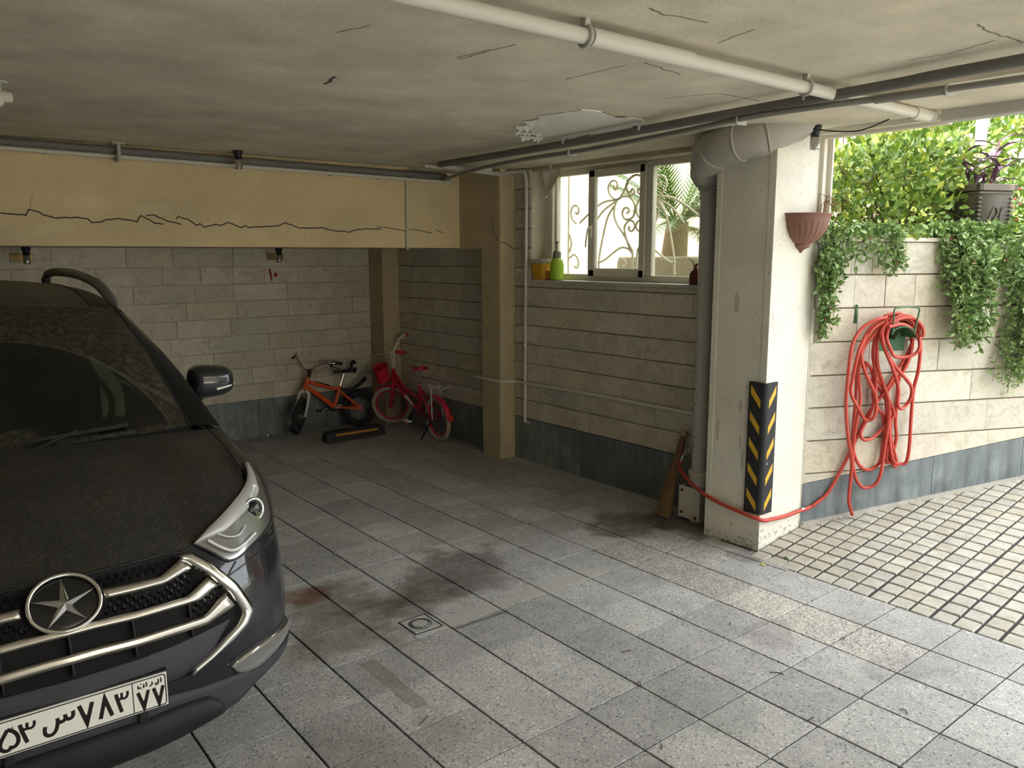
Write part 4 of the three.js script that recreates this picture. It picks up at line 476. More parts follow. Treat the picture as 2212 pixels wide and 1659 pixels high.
  // ---- mirrors and wheels
  for (const m of [1, -1]) {
    const mg = new THREE.SphereGeometry(1, 24, 16), p = mg.attributes.position; for (let i = 0; i < p.count; i++) { let x = p.getX(i), y = p.getY(i), z = p.getZ(i); const sg = (a, e) => Math.sign(a) * Math.abs(a) ** e; x = sg(x, 0.6); y = sg(y, 0.65); z = z > 0 ? sg(z, 0.8) : sg(z, 0.4) * 0.5; p.setXYZ(i, m * (0.985 + x * 0.118), 1.215 + y * 0.085 * (1 - 0.12 * x), -1.72 + z * 0.09); } if (m < 0) { mg.setIndex([...mg.index.array].reverse()); } mg.computeVertexNormals();
    const mi = part('door_mirror', mg, paint, car, 'black door mirror with an indicator strip'); part('mirror_arm', curl([[m * 0.8, 1.09, -1.72], [m * 0.86, 1.1, -1.72], [m * 0.93, 1.14, -1.72]], 0.028, 12, 8), gloss, mi);
    part('indicator', sweep(spline([V(m * 0.99, 1.18, -1.63), V(m * 1.06, 1.19, -1.645), V(m * 1.1, 1.195, -1.69)], 12), 0.007, 6), std({ color: lin(0.85, 0.85, 0.75), roughness: 0.2 }), mi);
    for (const z of [0.93, 3.6]) { const ty = part('tyre', new THREE.TorusGeometry(0.262, 0.088, 14, 40).scale(1, 1, 1.25).rotateY(Math.PI / 2).translate(m * 0.79, 0.35, -z), M.rubber, car); part('rim', new THREE.CylinderGeometry(0.225, 0.225, 0.16, 28).rotateZ(Math.PI / 2).translate(m * 0.79, 0.35, -z), silver, ty); for (let k = 0; k < 5; k++) part('spoke', place(rbx(-0.02, 0.02, 0.03, 0.22, -0.03, 0.03, 0.01), [m * 0.875, 0.35, -z], [k * Math.PI * 0.4, 0, 0]), M.steel, ty); }
  }
}
// ---------------------------------------------------------------- pipes and fittings
{
  // grey trunk pipe and white conduit along the foot of the ceiling on the cracked beam
  const tp = thing('trunk_pipe', 'thick grey pipe running along the top of the cracked yellow beam', 'pipe', [0, 2.6, -4.07]);
  part('pipe_run', rod([-4.4, 0.03, 0], [0.78, -0.014, 0], 0.027, 14), M.conduit, tp); for (const x of [-3.2, -0.43, 0.38]) part('joint_ring', rod([x, 0.03 - (x + 4.4) * 0.0085, 0], [x + 0.025, 0.03 - (x + 4.4) * 0.0085, 0], 0.03, 14), M.conduit, tp);
  const wc = thing('conduit', 'white conduit under the thick grey pipe on the beam', 'pipe', [0, 2.57, -4.115]);
  part('conduit_run', rod([-4.4, 0.022, 0.022], [0.86, -0.026, 0.022], 0.016), M.pvc, wc); for (const x of [-2.45, -1.15, -0.35, 0.1]) part('clip', rbx(x - 0.012, x + 0.012, -0.018 - (x + 2) * 0.0095, 0.035, -0.02, 0.016, 0.003), M.pvcGrey, wc);
  solo('cable', curl([[-4.4, 2.575, -4.12], [-3.2, 2.585, -4.12], [-2.4, 2.578, -4.118], [-2.0, 2.59, -4.12]], 0.004, 40, 6), M.conduit, 'thin dark cable sagging below the beam conduit', 'cable');
  solo('pipe_bracket', [pipe([[-2.01, 2.655, -4.0], [-2.01, 2.55, -4.0], [-2.01, 2.545, -4.1]], 0.014, 0.02), rbx(-2.05, -1.97, 2.645, 2.656, -4.04, -3.98, 0.003)], M.pvcGrey, 'hooked bracket holding the thick grey pipe to the ceiling', 'bracket');
  solo('conduit', [rod([0.393, 2.55, -4.125], [0.385, 1.93, -4.125], 0.011)], M.pvc, 'thin white conduit dropping down the yellow beam face', 'pipe');
  // pair of conduits under the ceiling from the beam corner to the entrance
  const ca = thing('ceiling_conduit', 'thick dark conduit along the ceiling from the beam corner to the entrance', 'pipe', [0.2, 2.59, -1.5]);
  part('conduit_run', curl([[0.0, 0.005, -1.8], [0.0, 0.005, -0.9], [-0.02, 0.005, 0.0], [-0.1, 0.005, 1.1], [-0.14, 0.005, 1.9], [-0.19, 0.005, 2.45], [-0.3, 0.005, 5.5]], 0.024, 40, 10), M.conduit, ca);
  part('end_elbow', pipe([[0.0, 0.005, -1.76], [0.0, 0.005, -1.83], [0.2, 0.0, -1.9], [0.86, -0.01, -2.02]], 0.02, 0.05), M.pvcGrey, ca); for (const [x, z] of [[-0.01, -0.3], [-0.05, 0.4], [-0.12, 1.5]]) part('clip', rbx(x - 0.032, x + 0.032, 0.0, 0.042, z - 0.005, z + 0.005, 0.002), M.pvcGrey, ca);
  const cb = thing('ceiling_conduit', 'thinner grey conduit bowing below the thick ceiling conduit', 'pipe', [0.3, 2.55, -1.5]);
  const cbp = [[0.5, 0.01, -2.7], [0.25, 0.01, -2.0], [0.05, 0.01, -1.1], [0.02, 0.01, -0.3], [-0.08, 0.01, 0.5], [-0.2, 0.01, 1.15], [-0.19, 0.01, 1.6], [-0.15, 0.01, 1.85], [-0.11, 0.01, 2.4], [0.0, 0.01, 3.4], [0.0, 0.01, 5.5]];
  part('conduit_run', curl(cbp, 0.014, 60, 8), M.conduitLight, cb); part('conduit_run', curl(cbp.map(([x, y, z]) => [x + 0.045, y + 0.012, z + 0.01]), 0.012, 60, 8), M.conduit, cb);
  for (const [x, z] of [[0.13, -1.5], [0.02, -0.4], [-0.19, 1.1], [-0.13, 2.1]]) part('clip', rbx(x - 0.02, x + 0.065, -0.016, 0.03, z - 0.005, z + 0.005, 0.002), M.pvcGrey, cb); part('coupling', rod([-0.155, 0.01, 1.8], [-0.13, 0.01, 2.1], 0.02), M.conduitLight, cb);
  const wp = thing('water_pipe', 'white pipe turning down beside the window to the slate skirting', 'pipe', [1.12, 0.38, -3.34]);
  part('pipe_run', pipe([[-0.85, 2.24, -0.3], [-0.1, 2.22, -0.25], [-0.02, 2.22, 0.02], [0, 2.15, 0.02], [0, 0, 0]], 0.016, 0.05), M.pvc, wp); part('pipe_clamp', [rod([0, 0.685, 0.0], [0, 0.705, 0], 0.022), rod([0, 0.7, 0], [0, 0.7, 0.06], 0.007)], M.steel, wp); part('wall_elbow', pipe([[0, 0.02, 0], [0, -0.02, 0], [0.035, -0.03, 0.05]], 0.02, 0.02), M.steel, wp);
  const hp = thing('water_pipe', 'white pipe running level along the marble wall to the garden tap', 'pipe', [1.12, 0.735, -2.4]);
  part('pipe_run', pipe([[-0.17, 0.0, -1.5], [-0.165, 0.0, -1.1], [0.0, -0.01, -1.05], [0, 0.0, 0], [0.0, 0.0, 0.99], [0.0, -0.28, 0.99]], 0.014, 0.03), M.pvc, hp); part('elbow', rod([0, 0.02, 0.99], [0, -0.05, 0.99], 0.021), M.pvc, hp);
  const tap = thing('garden_tap', 'small metal garden tap behind the straw broom', 'tap', [1.1, 0.44, -1.41]); part('tap_body', [rod([0.05, 0, 0], [-0.06, 0, 0], 0.014), curl([[-0.04, 0, 0], [-0.08, -0.005, -0.01], [-0.09, -0.05, -0.02]], 0.011, 12, 8), rod([-0.02, 0, 0], [-0.02, 0.045, 0], 0.008)], M.steel, tap); part('tap_handle', rod([-0.02, 0.045, -0.03], [-0.02, 0.05, 0.03], 0.006), M.steel, tap);
  const dp = thing('downpipe', 'grey plastic downpipe between the window wall and the entrance pillar', 'pipe', [0.97, 0, -1.235]);
  part('pipe_run', rod([0, 0.36, 0], [0, 2.3, 0], 0.052, 20), M.pvcGrey, dp); part('collar', rod([0, 2.14, 0], [0, 2.17, 0], 0.062, 20), M.pvcGrey, dp); part('socket', rod([0, 2.24, 0], [0, 2.4, 0], 0.06, 20), M.pvcGrey, dp);
  part('coupling', [rod([0, 0.27, 0], [0, 0.36, 0], 0.066, 20), rod([0, 0.355, 0], [0, 0.375, 0], 0.072, 20)], M.pvc, dp); part('lower_pipe', rod([0, 0, 0], [0, 0.28, 0], 0.054, 20), M.pvcGrey, dp);
  const fp = part('foot_plate', [rbx(-0.075, -0.069, 0.03, 0.26, -0.11, 0.075, 0.002), rbx(-0.074, -0.0, 0.03, 0.26, -0.112, -0.106, 0.002)], M.pvc, dp, 'flaking metal plate around the pipe foot'); for (const [y, z] of [[0.23, -0.08], [0.07, -0.08], [0.05, 0.04]]) part('bolt', rod([-0.082, y, z], [-0.074, y, z], 0.012), M.rust, fp);
  for (const y of [0.55, 0.62, 0.86, 0.9, 0.96, 1.05, 1.18]) part('paint_chip', new THREE.SphereGeometry(0.006, 6, 4).scale(0.4, 1, 0.6).translate(-0.051, y, -0.01 - 0.01 * Math.sin(y * 40)), M.black, dp);
  // bulging wrapped duct
  const du = thing('wrapped_duct', 'bulging grey wrapped elbow duct above the entrance pillar', 'duct', [0.8, 2.3, -0.9]);
  { const P = spline([V(0.17, 0.0, -0.335), V(0.16, 0.06, -0.33), V(0.08, 0.17, -0.27), V(-0.02, 0.24, -0.12), V(-0.05, 0.26, 0.05), V(0.0, 0.28, 0.2), V(0.12, 0.33, 0.3), V(0.2, 0.38, 0.34)], 60), rr = (t) => interp([0, 0.08, 0.12, 0.2, 0.35, 0.5, 0.7, 0.85, 0.93, 1], [0.066, 0.07, 0.092, 0.112, 0.135, 0.13, 0.12, 0.095, 0.1, 0.08], t) * (1 + 0.035 * Math.sin(t * 38) + 0.02 * Math.sin(t * 71)); const dg = sweep(P, rr, 24), dpz = dg.attributes.position, dn = dg.attributes.normal; for (let i = 0; i < dpz.count; i++) { const x = dpz.getX(i), y = dpz.getY(i), z = dpz.getZ(i), k = 0.022 * (fbm(x * 14 + z * 6 + 40, y * 14 + z * 9 + 60, 512, 3) - 0.5); dpz.setXYZ(i, x + dn.getX(i) * k, y + dn.getY(i) * k, z + dn.getZ(i) * k); } part('duct_body', dg, M.duct, du); part('end_collar', sweep([P[56], P[60]], 0.098, 24), M.duct, du); for (const t of [0.13, 0.42, 0.58, 0.72]) { const i = Math.round(t * 60), c = P[i], d = P[Math.min(60, i + 1)].clone().sub(P[i - 1]).normalize(), q = new THREE.Quaternion().setFromUnitVectors(V(0, 0, 1), d); part('wrap_fold', new THREE.TorusGeometry(rr(t) * 0.99, 0.009, 8, 28).applyQuaternion(q).translate(c.x, c.y, c.z), M.duct, du); } }
  // white drain pipe across the ceiling
  const cp = thing('drain_pipe', 'white drain pipe crossing the ceiling towards the entrance', 'pipe', [0, 2.6, 0.15]);
  part('pipe_run', rod([-5, 0.0, -0.012], [1.02, 0.0, -0.01], 0.027, 18), M.pvc, cp); part('socket', rod([-1.48, 0, -0.005], [-0.95, 0, -0.005], 0.031, 18), M.pvc, cp); for (const x of [-1.5, -0.16]) part('hanger', [new THREE.TorusGeometry(0.034, 0.006, 8, 24).rotateY(Math.PI / 2).translate(x, 0, -0.008), rbx(x - 0.012, x + 0.012, 0.028, 0.056, -0.02, 0.006, 0.003)], M.pvcGrey, cp);
  part('end_bend', [rod([0.85, 0, -0.01], [0.97, 0, -0.01], 0.033, 18), pipe([[0.97, 0, -0.01], [1.03, 0, -0.01], [1.05, -0.01, 0.02]], 0.031, 0.06, 18)], M.pvc, cp);
  solo('rain_gutter', rbx(1.07, 1.17, 2.57, 2.64, 0.18, 4.3, 0.012, 3), M.pvcGrey, 'grey rain gutter along the edge over the entrance', 'gutter');
  const tr = thing('door_track', 'pale metal door track along the head of the entrance and down the pillar', 'track', [1.29, 0, -0.58]); part('head_rail', [rbx(-0.02, 0.03, 2.585, 2.632, -0.03, 0.72, 0.004), rbx(-0.1, -0.07, 2.6, 2.632, 0.0, 0.75, 0.004)], M.frame, tr); part('side_rail', [rbx(-0.022, 0.022, 1.95, 2.62, -0.036, -0.012, 0.003), rbx(0.022, 0.04, 1.95, 2.62, -0.036, 0.02, 0.003)], M.frame, tr);
  solo('cable', curl([[0.93, 2.62, -0.55], [1.0, 2.585, -0.4], [1.05, 2.575, -0.25], [1.08, 2.62, -0.1]], 0.004, 24, 6), M.black, 'short loose black wire hanging near the duct end', 'cable');
}
// ---------------------------------------------------------------- lamp fittings
{
  const lamp = (x, y, z, label) => { const g = thing('spot_lamp', label, 'lamp', [x, y, z]); g.scale.setScalar(1.2); part('socket', lathe([[0, 0], [0.03, 0], [0.03, -0.008], [0.022, -0.03], [0.021, -0.055], [0, -0.055]]), M.black, g); part('lamp_body', lathe([[0, -0.055], [0.023, -0.055], [0.023, -0.105], [0.025, -0.112], [0, -0.112]]), M.steel, g); part('lamp_lens', lathe([[0, -0.112], [0.018, -0.1125], [0.012, -0.117], [0, -0.119]]), M.chrome, g); };
  lamp(1.0, 2.625, -0.5, 'small black and chrome ceiling lamp beside the entrance pillar'); lamp(-1.2, 2.655, -3.92, 'small black and chrome ceiling lamp by the cracked beam pipe');
  lamp(-2.42, 1.95, -5.55, 'small chrome lamp under the low ceiling above the parked car roof'); lamp(-0.24, 1.95, -5.55, 'small chrome lamp under the low ceiling above the red number');
  const sign = (x, y, label) => { const g = thing('brass_plate', label, 'plate', [x, y, -5.85]); part('plate_body', rbx(-0.083, 0.083, -0.034, 0.034, 0, 0.012, 0.003), M.brass, g); part('plate_edge', [rbx(-0.083, 0.083, 0.024, 0.03, 0.012, 0.016, 0.002), rbx(-0.083, 0.083, -0.03, -0.024, 0.012, 0.016, 0.002)], M.brass, g); };
  sign(-2.42, 1.865, 'brass wall plate high on the back wall above the car roof'); sign(-0.155, 1.868, 'brass wall plate high on the back wall above the red number');
  const num = thing('bay_number', 'red Persian bay number ten on the marble back wall', 'number', [-0.19, 1.68, -5.853]), red = std({ color: lin(0.32, 0.02, 0.018), roughness: 0.6 });
  part('digit_one', extrude([[-0.045, 0.062], [-0.03, 0.068], [-0.012, 0.02], [-0.008, -0.066], [-0.018, -0.068], [-0.034, 0.0]], 0.004, 0.001), red, num); part('digit_zero', extrude([[0.03, -0.028], [0.058, 0], [0.03, 0.028], [0.002, 0]], 0.004, 0.001), red, num);
  const pb = thing('ceiling_valve', 'white valve fitting on the ceiling near the car', 'valve', [-2.93, 2.655, -2.17]); part('valve_body', [rod([0, 0, 0], [0, -0.06, 0], 0.022), rod([-0.03, -0.07, 0], [0.06, -0.07, 0], 0.026), new THREE.SphereGeometry(0.03, 12, 8).translate(0.0, -0.09, 0)], M.pvc, pb);
  part('wall_rose', lathe([[0, 0], [0.055, 0], [0.05, -0.012], [0, -0.014]]), M.pvc, pb);
}
// ---------------------------------------------------------------- peeling paint on the ceiling and by the window
{
  const pale = std({ color: lin(0.86, 0.84, 0.77), roughness: 0.9 }), r = rng(71);
  const ragged = (pts, amp, n = 3) => { const out = []; for (let i = 0; i < pts.length; i++) { const a = pts[i], b = pts[(i + 1) % pts.length]; for (let k = 0; k < n; k++) out.push([a[0] + (b[0] - a[0]) * k / n + (r() - 0.5) * amp, a[1] + (b[1] - a[1]) * k / n + (r() - 0.5) * amp]); } return out; };
  const pe = thing('peeling_paint', 'ragged patch of peeling pale paint on the ceiling beside the conduits', 'paint');
  const flat = (pts, y, th) => extrude(pts.map(([x, z]) => [x, -z]), th, 0).rotateX(-Math.PI / 2).translate(0, y - th, 0);
  part('bare_patch', flat(ragged([[-0.27, -1.713], [-0.3, -1.55], [-0.411, -1.384], [-0.38, -1.2], [-0.33, -1.055], [-0.152, -1.091], [-0.02, -1.13], [0.15, -1.1], [0.338, -1.239], [0.38, -1.45], [0.4, -1.7], [0.328, -1.913], [0.106, -2.0], [-0.08, -1.85]], 0.05), 2.656, 0.006), pale, pe);
  const flake = (x, z, w, l, a, drop) => { const ph = r() * 6, g = grid(14, 4, (u, v) => { const e = v * (0.45 + 0.55 * Math.abs(Math.sin(u * 7 + ph) * Math.cos(u * 17 + ph * 2))); return V((u - 0.5) * w * (1 - 0.25 * v), -drop * e * e * 0.7, e * l); }); part('flake', g.rotateY(a).translate(x, 2.651, z), pale, pe); };
  for (const [x, z, w, l, a, d] of [[-0.33, -1.5, 0.16, 0.1, 2.2, 0.05], [-0.25, -1.68, 0.12, 0.09, 2.6, 0.06], [-0.38, -1.25, 0.2, 0.06, 1.8, 0.03], [-0.15, -1.1, 0.15, 0.05, 0.4, 0.03], [0.0, -1.14, 0.1, 0.1, -0.2, 0.04], [0.12, -1.12, 0.12, 0.06, 0.2, 0.03], [0.33, -1.26, 0.14, 0.1, -1.0, 0.06], [0.37, -1.4, 0.1, 0.07, -1.4, 0.05], [0.1, -1.98, 0.3, 0.08, 3.0, 0.05], [-0.05, -1.86, 0.22, 0.07, 2.8, 0.03], [0.36, -1.75, 0.2, 0.09, -2.0, 0.06]]) flake(x, z, w, l, a, d);
  const strip = (name, pts, x, mat, label, tw) => { const g = thing(name, label, 'paint'), gg = grid(3, 10, (u, v) => { const i = v * (pts.length - 1), k = Math.min(pts.length - 2, Math.floor(i)), f = i - k, a = pts[k], b = pts[k + 1], z0 = a[0] + (b[0] - a[0]) * f, z1 = a[1] + (b[1] - a[1]) * f, y = a[2] + (b[2] - a[2]) * f; return V(x + tw * Math.sin(v * 3 + u * 2), y, z0 + (z1 - z0) * u); }); part('strip', gg, mat, g); };
    strip('peeling_strip', [[-3.2, -3.08, 2.62], [-3.21, -3.09, 2.52], [-3.18, -3.07, 2.44], [-3.17, -3.09, 2.39], [-3.14, -3.12, 2.37]], 1.2, pale, 'pale strip of paint peeling from the window reveal', 0.03); strip('peeling_strip', [[-3.04, -2.93, 2.63], [-3.02, -2.9, 2.57], [-3.05, -2.9, 2.52], [-3.05, -2.93, 2.46], [-3.06, -2.95, 2.43]], 1.13, pale, 'curled strip of paint hanging over the window corner', 0.035);
}
// ---------------------------------------------------------------- window sill things
{
  const yel = std({ color: lin(0.68, 0.36, 0.02), roughness: 0.45 }), bk = thing('plastic_bucket', 'yellow square plastic tub with a patterned white rim on the sill', 'tub', [1.215, 1.662, -3.19]);
  const tub = (w0, w1, h, t) => { const s = (w, y) => [[-w, y, -w], [w, y, -w], [w, y, w], [-w, y, w]], n = 40, ring = (w, y) => Array.from({ length: n + 1 }, (_, i) => { const a = i / n * Math.PI * 2 + Math.PI / 4, k = Math.pow(Math.abs(Math.cos(a)) ** 5 + Math.abs(Math.sin(a)) ** 5, -0.2); return V(Math.cos(a) * k * w, y, Math.sin(a) * k * w); }), rows = [ring(0.001, 0), ring(w0, 0), ring(w1, h), ring(w1 - t, h), ring(w0 - t, t), ring(0.001, t)]; return grid(n, rows.length - 1, (u, v) => rows[Math.round(v * (rows.length - 1))][Math.round(u * n)]); };
  part('tub_wall', tub(0.075, 0.1, 0.165, 0.004).toNonIndexed(), yel, bk); bk.children[0].geometry.computeVertexNormals();
  T.lattice = canvasTex(256, 64, (c) => { c.fillStyle = '#e6ded2'; c.fillRect(0, 0, 256, 64); c.strokeStyle = '#a79c8c'; c.lineWidth = 2; for (let i = -8; i < 40; i++) { c.beginPath(); c.moveTo(i * 16, 0); c.lineTo(i * 16 + 64, 64); c.moveTo(i * 16 + 64, 0); c.lineTo(i * 16, 64); c.stroke(); } });
  part('patterned_rim', tub(0.101, 0.104, 0.035, 0.003).toNonIndexed().translate(0, 0.145, 0), std({ map: T.lattice, roughness: 0.5 }), bk, 'white lattice rim'); 
  const sp = thing('plant_pot', 'small yellow pot behind the green sprayer', 'pot', [1.19, 1.675, -3.06]); part('pot_wall', lathe([[0, 0.002], [0.03, 0], [0.038, 0.055], [0.043, 0.055], [0.043, 0.068], [0.036, 0.068], [0.028, 0.01], [0, 0.01]]), yel, sp);
  solo('saucer', lathe([[0, 0], [0.045, 0], [0.055, 0.013], [0.05, 0.013], [0.04, 0.004], [0, 0.004]]).translate(1.19, 1.662, -3.06), std({ color: lin(0.4, 0.1, 0.14), roughness: 0.5 }), 'pink saucer under the small yellow pot', 'saucer');
  const spr = thing('pressure_sprayer', 'lime green pressure sprayer bottle with a grey pump head on the sill', 'sprayer', [1.185, 1.662, -2.985]);
  T.spray = canvasTex(512, 256, (c) => { c.fillStyle = '#a9cf3e'; c.fillRect(0, 0, 512, 256); c.fillStyle = '#2d3a22'; c.strokeStyle = '#2d3a22'; c.fillRect(140, 70, 96, 16); c.lineWidth = 5; c.beginPath(); c.moveTo(165, 98); c.quadraticCurveTo(190, 88, 215, 98); c.quadraticCurveTo(218, 140, 190, 158); c.quadraticCurveTo(162, 140, 165, 98); c.stroke(); c.beginPath(); c.arc(190, 122, 14, 0.5, 5.6); c.stroke(); c.font = 'bold 30px sans-serif'; c.fillText('RAL', 168, 194); c.fillRect(150, 204, 80, 4); for (let i = 0; i < 5; i++) c.fillRect(285, 70 + i * 26, 14, 4); });
  { const prof = [[0, 0], [0.05, 0.0], [0.058, 0.012], [0.059, 0.05], [0.06, 0.12], [0.058, 0.145], [0.048, 0.172], [0.036, 0.187], [0.03, 0.192], [0, 0.192]], g = lathe(prof, 48), p = g.attributes.position, uv = g.attributes.uv; for (let i = 0; i < p.count; i++) { const y = p.getY(i), a = Math.atan2(p.getZ(i), p.getX(i)); if (y < 0.04) { const k = 1 - 0.1 * (1 - y / 0.04) * (0.5 + 0.5 * Math.cos(a * 8)); p.setX(i, p.getX(i) * k); p.setZ(i, p.getZ(i) * k); } uv.setY(i, y / 0.192); } g.computeVertexNormals(); const b = part('bottle', g, std({ map: T.spray, roughness: 0.4 }), spr, 'lime green bottle with dark print'); b.rotation.y = 0.15; 
    part('pump_head', lathe([[0, 0.19], [0.034, 0.19], [0.036, 0.2], [0.035, 0.235], [0.03, 0.246], [0.012, 0.25], [0, 0.25]]), std({ color: lin(0.2, 0.2, 0.17), roughness: 0.5 }), spr); part('pump_rod', lathe([[0, 0.25], [0.006, 0.25], [0.006, 0.3], [0.012, 0.315], [0.02, 0.325], [0.018, 0.33], [0, 0.331]], 16), std({ color: lin(0.34, 0.24, 0.18), roughness: 0.5 }), spr); part('trigger', curl([[0.0, 0.24, -0.03], [0, 0.22, -0.045], [0, 0.18, -0.052], [0, 0.165, -0.058]], 0.006, 14, 6), M.black, spr); part('nozzle', rod([0, 0.245, -0.02], [0, 0.262, -0.012], 0.01), std({ color: lin(0.5, 0.5, 0.05), roughness: 0.5 }), spr); }
  const oil = thing('oil_can', 'dark red oil can with a long bent spout on the sill', 'oil can', [1.19, 1.662, -1.5]), wine = std({ color: lin(0.14, 0.02, 0.025), roughness: 0.4 });
  part('can_body', lathe([[0, 0], [0.042, 0], [0.044, 0.005], [0.043, 0.075], [0.036, 0.095], [0.018, 0.107], [0.015, 0.125], [0, 0.125]]), wine, oil); part('spout', sweep(spline([V(0, 0.125, 0), V(0, 0.14, -0.01), V(0, 0.17, -0.03), V(0, 0.19, -0.065)], 16), (t) => 0.006 - 0.003 * t, 8), std({ color: lin(0.45, 0.33, 0.18), roughness: 0.4 }), oil); part('lever', [curl([[0, 0.12, 0], [0, 0.14, 0.015], [0, 0.15, 0.035]], 0.005, 10, 6), rod([0, 0.13, -0.01], [0, 0.15, 0.02], 0.007)], wine, oil);
}
// ---------------------------------------------------------------- pillar guard, hanging pot, broom, floor drain, wheel stop
{
  const gd = thing('corner_guard', 'black rubber corner guard with yellow slanted stripes on the pillar', 'corner guard', [0.8, 0.245, -0.618]), yellow = std({ color: lin(0.66, 0.4, 0.03), roughness: 0.5 });
  const H = 0.845, w = 0.112, r0 = 0.03, o = 0.012, sh = new THREE.Shape(); sh.moveTo(-o, -0.0 + w); sh.lineTo(-o, r0 - o); sh.absarc(r0 - o, r0 - o, r0, Math.PI, Math.PI * 1.5, false); sh.lineTo(w, -o); sh.lineTo(w, 0); sh.lineTo(0, 0); sh.lineTo(0, w); sh.closePath();
  part('guard_body', new THREE.ExtrudeGeometry(sh, { depth: H, bevelEnabled: false, curveSegments: 8 }).rotateX(-Math.PI / 2), M.rubber, gd);
  for (let i = 0; i < 5; i++) { const y0 = 0.02 + i * 0.166, y1 = y0 + 0.075; const A = [[0.025, y0 + 0.0], [0.025, y0 + 0.05], [0.095, y1 + 0.065], [0.095, y1 + 0.012]];
    part('stripe', extrude(A, 0.0015, 0).translate(0.0, 0, o), yellow, gd, 'yellow slanted stripe'); part('stripe', extrude(A.map(([a, y]) => [-a, y]).reverse(), 0.0015, 0).rotateY(-Math.PI / 2).scale(1, 1, 1).translate(-o, 0, 0), yellow, gd, 'yellow slanted stripe'); }
  part('screw', rod([0.03, 0.33, o], [0.03, 0.33, o + 0.003], 0.008), M.steel, gd);
  const terra = std({ color: lin(0.21, 0.1, 0.072), roughness: 0.75, bumpMap: T.rough, bumpScale: 0.002 }), pot = thing('wall_pot', 'fluted brown terracotta half pot hung on the pillar', 'pot', [1.1, 2.12, -0.618]);
  { const prof = [[0.003, -0.235], [0.022, -0.215], [0.05, -0.2], [0.058, -0.188], [0.052, -0.182], [0.07, -0.172], [0.112, -0.138], [0.142, -0.09], [0.155, -0.045], [0.158, -0.04], [0.16, -0.012], [0.17, -0.004], [0.17, 0.004], [0.16, 0.004], [0.15, -0.03], [0.1, -0.12], [0.003, -0.15]], n = 72, g = grid(n, prof.length - 1, (u, v) => { const [rr, y] = prof[Math.round(v * (prof.length - 1))], a = u * Math.PI, fl = v < 0.55 && y > -0.17 && y < -0.045 ? 0.006 * (Math.abs(Math.sin(a * 13)) - 0.5) : 0; return V(-Math.cos(a) * (rr + fl) * 1.12, y, Math.sin(a) * (rr + fl)); }); part('pot_bowl', g, terra, pot); part('pot_back', extrude(prof.slice(0, 12).map(([a, y]) => [a * 1.12, y]).concat(prof.slice(0, 12).reverse().map(([a, y]) => [-a * 1.12, y])), 0.006, 0), terra, pot); part('potting_soil', extrude(Array.from({ length: 20 }, (_, i) => [-Math.cos(i / 19 * Math.PI) * 0.165, Math.sin(i / 19 * Math.PI) * 0.145]), 0.01, 0).rotateX(Math.PI / 2).translate(0, -0.02, 0), M.soil, pot);
    const r = rng(77); for (let i = 0; i < 9; i++) { const a = 0.1 + r() * 0.06, z = 0.02 + r() * 0.08, c = [[a, -0.02, z], [a + 0.02 * r(), 0.04 + 0.06 * r(), z], [a + 0.08 * (r() - 0.3), 0.06 + 0.08 * r(), z + 0.03], [a + 0.1 + 0.1 * r(), 0.01 + 0.1 * r(), z + 0.06 * r()]]; part('dry_stem', curl(c, 0.002, 16, 4), std({ color: lin(0.22, 0.12, 0.06), roughness: 0.9 }), pot); } }
  const straw = std({ color: lin(0.27, 0.17, 0.085), roughness: 0.9 }), br = thing('straw_broom', 'short straw hand broom leaning against the marble wall', 'broom', [0.85, 0, -1.46]);
  { const r = rng(81), top = V(0.26, 0.6, -0.02), bot = V(0, 0.0, 0), dir = top.clone().sub(bot), bristles = [], prof = (t) => interp([0, 0.25, 0.5, 0.58, 0.8, 1], [0.062, 0.058, 0.04, 0.028, 0.023, 0.021], t), side = V(0.12, 0, -0.99).normalize(), nrm = dir.clone().normalize().cross(side).normalize();
    for (let i = 0; i < 150; i++) { const a = r() * 6.283, k = Math.sqrt(r()), pts = []; for (let j = 0; j <= 6; j++) { const t = Math.max(0, j / 6 * 0.62 + (j === 0 ? r() * 0.015 : 0)); pts.push(bot.clone().addScaledVector(dir, t).addScaledVector(side, Math.cos(a) * k * prof(t) * 1.1).addScaledVector(nrm, Math.sin(a) * k * prof(t) * 0.55).add(V(0, j === 0 ? 0.004 : 0, 0))); } bristles.push(sweep(pts, 0.0022, 4, false)); }
    const bm = part('bristles', bristles, straw, br); bm.userData.kind = 'stuff'; part('bristle_core', sweep(Array.from({ length: 14 }, (_, j) => bot.clone().addScaledVector(dir, 0.015 + j / 13 * 0.6)), (t) => prof(0.015 + t * 0.6) * 0.35, 12), straw, br);
    part('handle', sweep(Array.from({ length: 10 }, (_, j) => bot.clone().addScaledVector(dir, 0.52 + 0.46 * j / 9)), (t) => 0.03 - 0.006 * t + 0.002 * Math.sin(t * 40), 12), std({ color: lin(0.2, 0.1, 0.07), roughness: 0.85, bumpMap: T.rough, bumpScale: 0.006 }), br, 'bound brown handle'); part('handle_end', sweep([bot.clone().addScaledVector(dir, 0.93), bot.clone().addScaledVector(dir, 1)], 0.026, 12), std({ color: lin(0.4, 0.3, 0.18), roughness: 0.8 }), br); for (const t of [0.36, 0.4, 0.44]) part('stitching', sweep(Array.from({ length: 25 }, (_, i) => { const a = i / 24 * 6.283; return bot.clone().addScaledVector(dir, t).addScaledVector(side, Math.cos(a) * prof(t) * 1.14).addScaledVector(nrm, Math.sin(a) * prof(t) * 0.6); }), 0.002, 5, false), M.rust, br); }
  const dr = thing('floor_drain', 'round slotted metal floor drain in a square plate', 'drain', [-1.424, 0, -1.11]), zinc = std({ color: lin(0.62, 0.62, 0.6), roughness: 0.5, metalness: 0.5, bumpMap: T.grain, bumpScale: 0.001 });
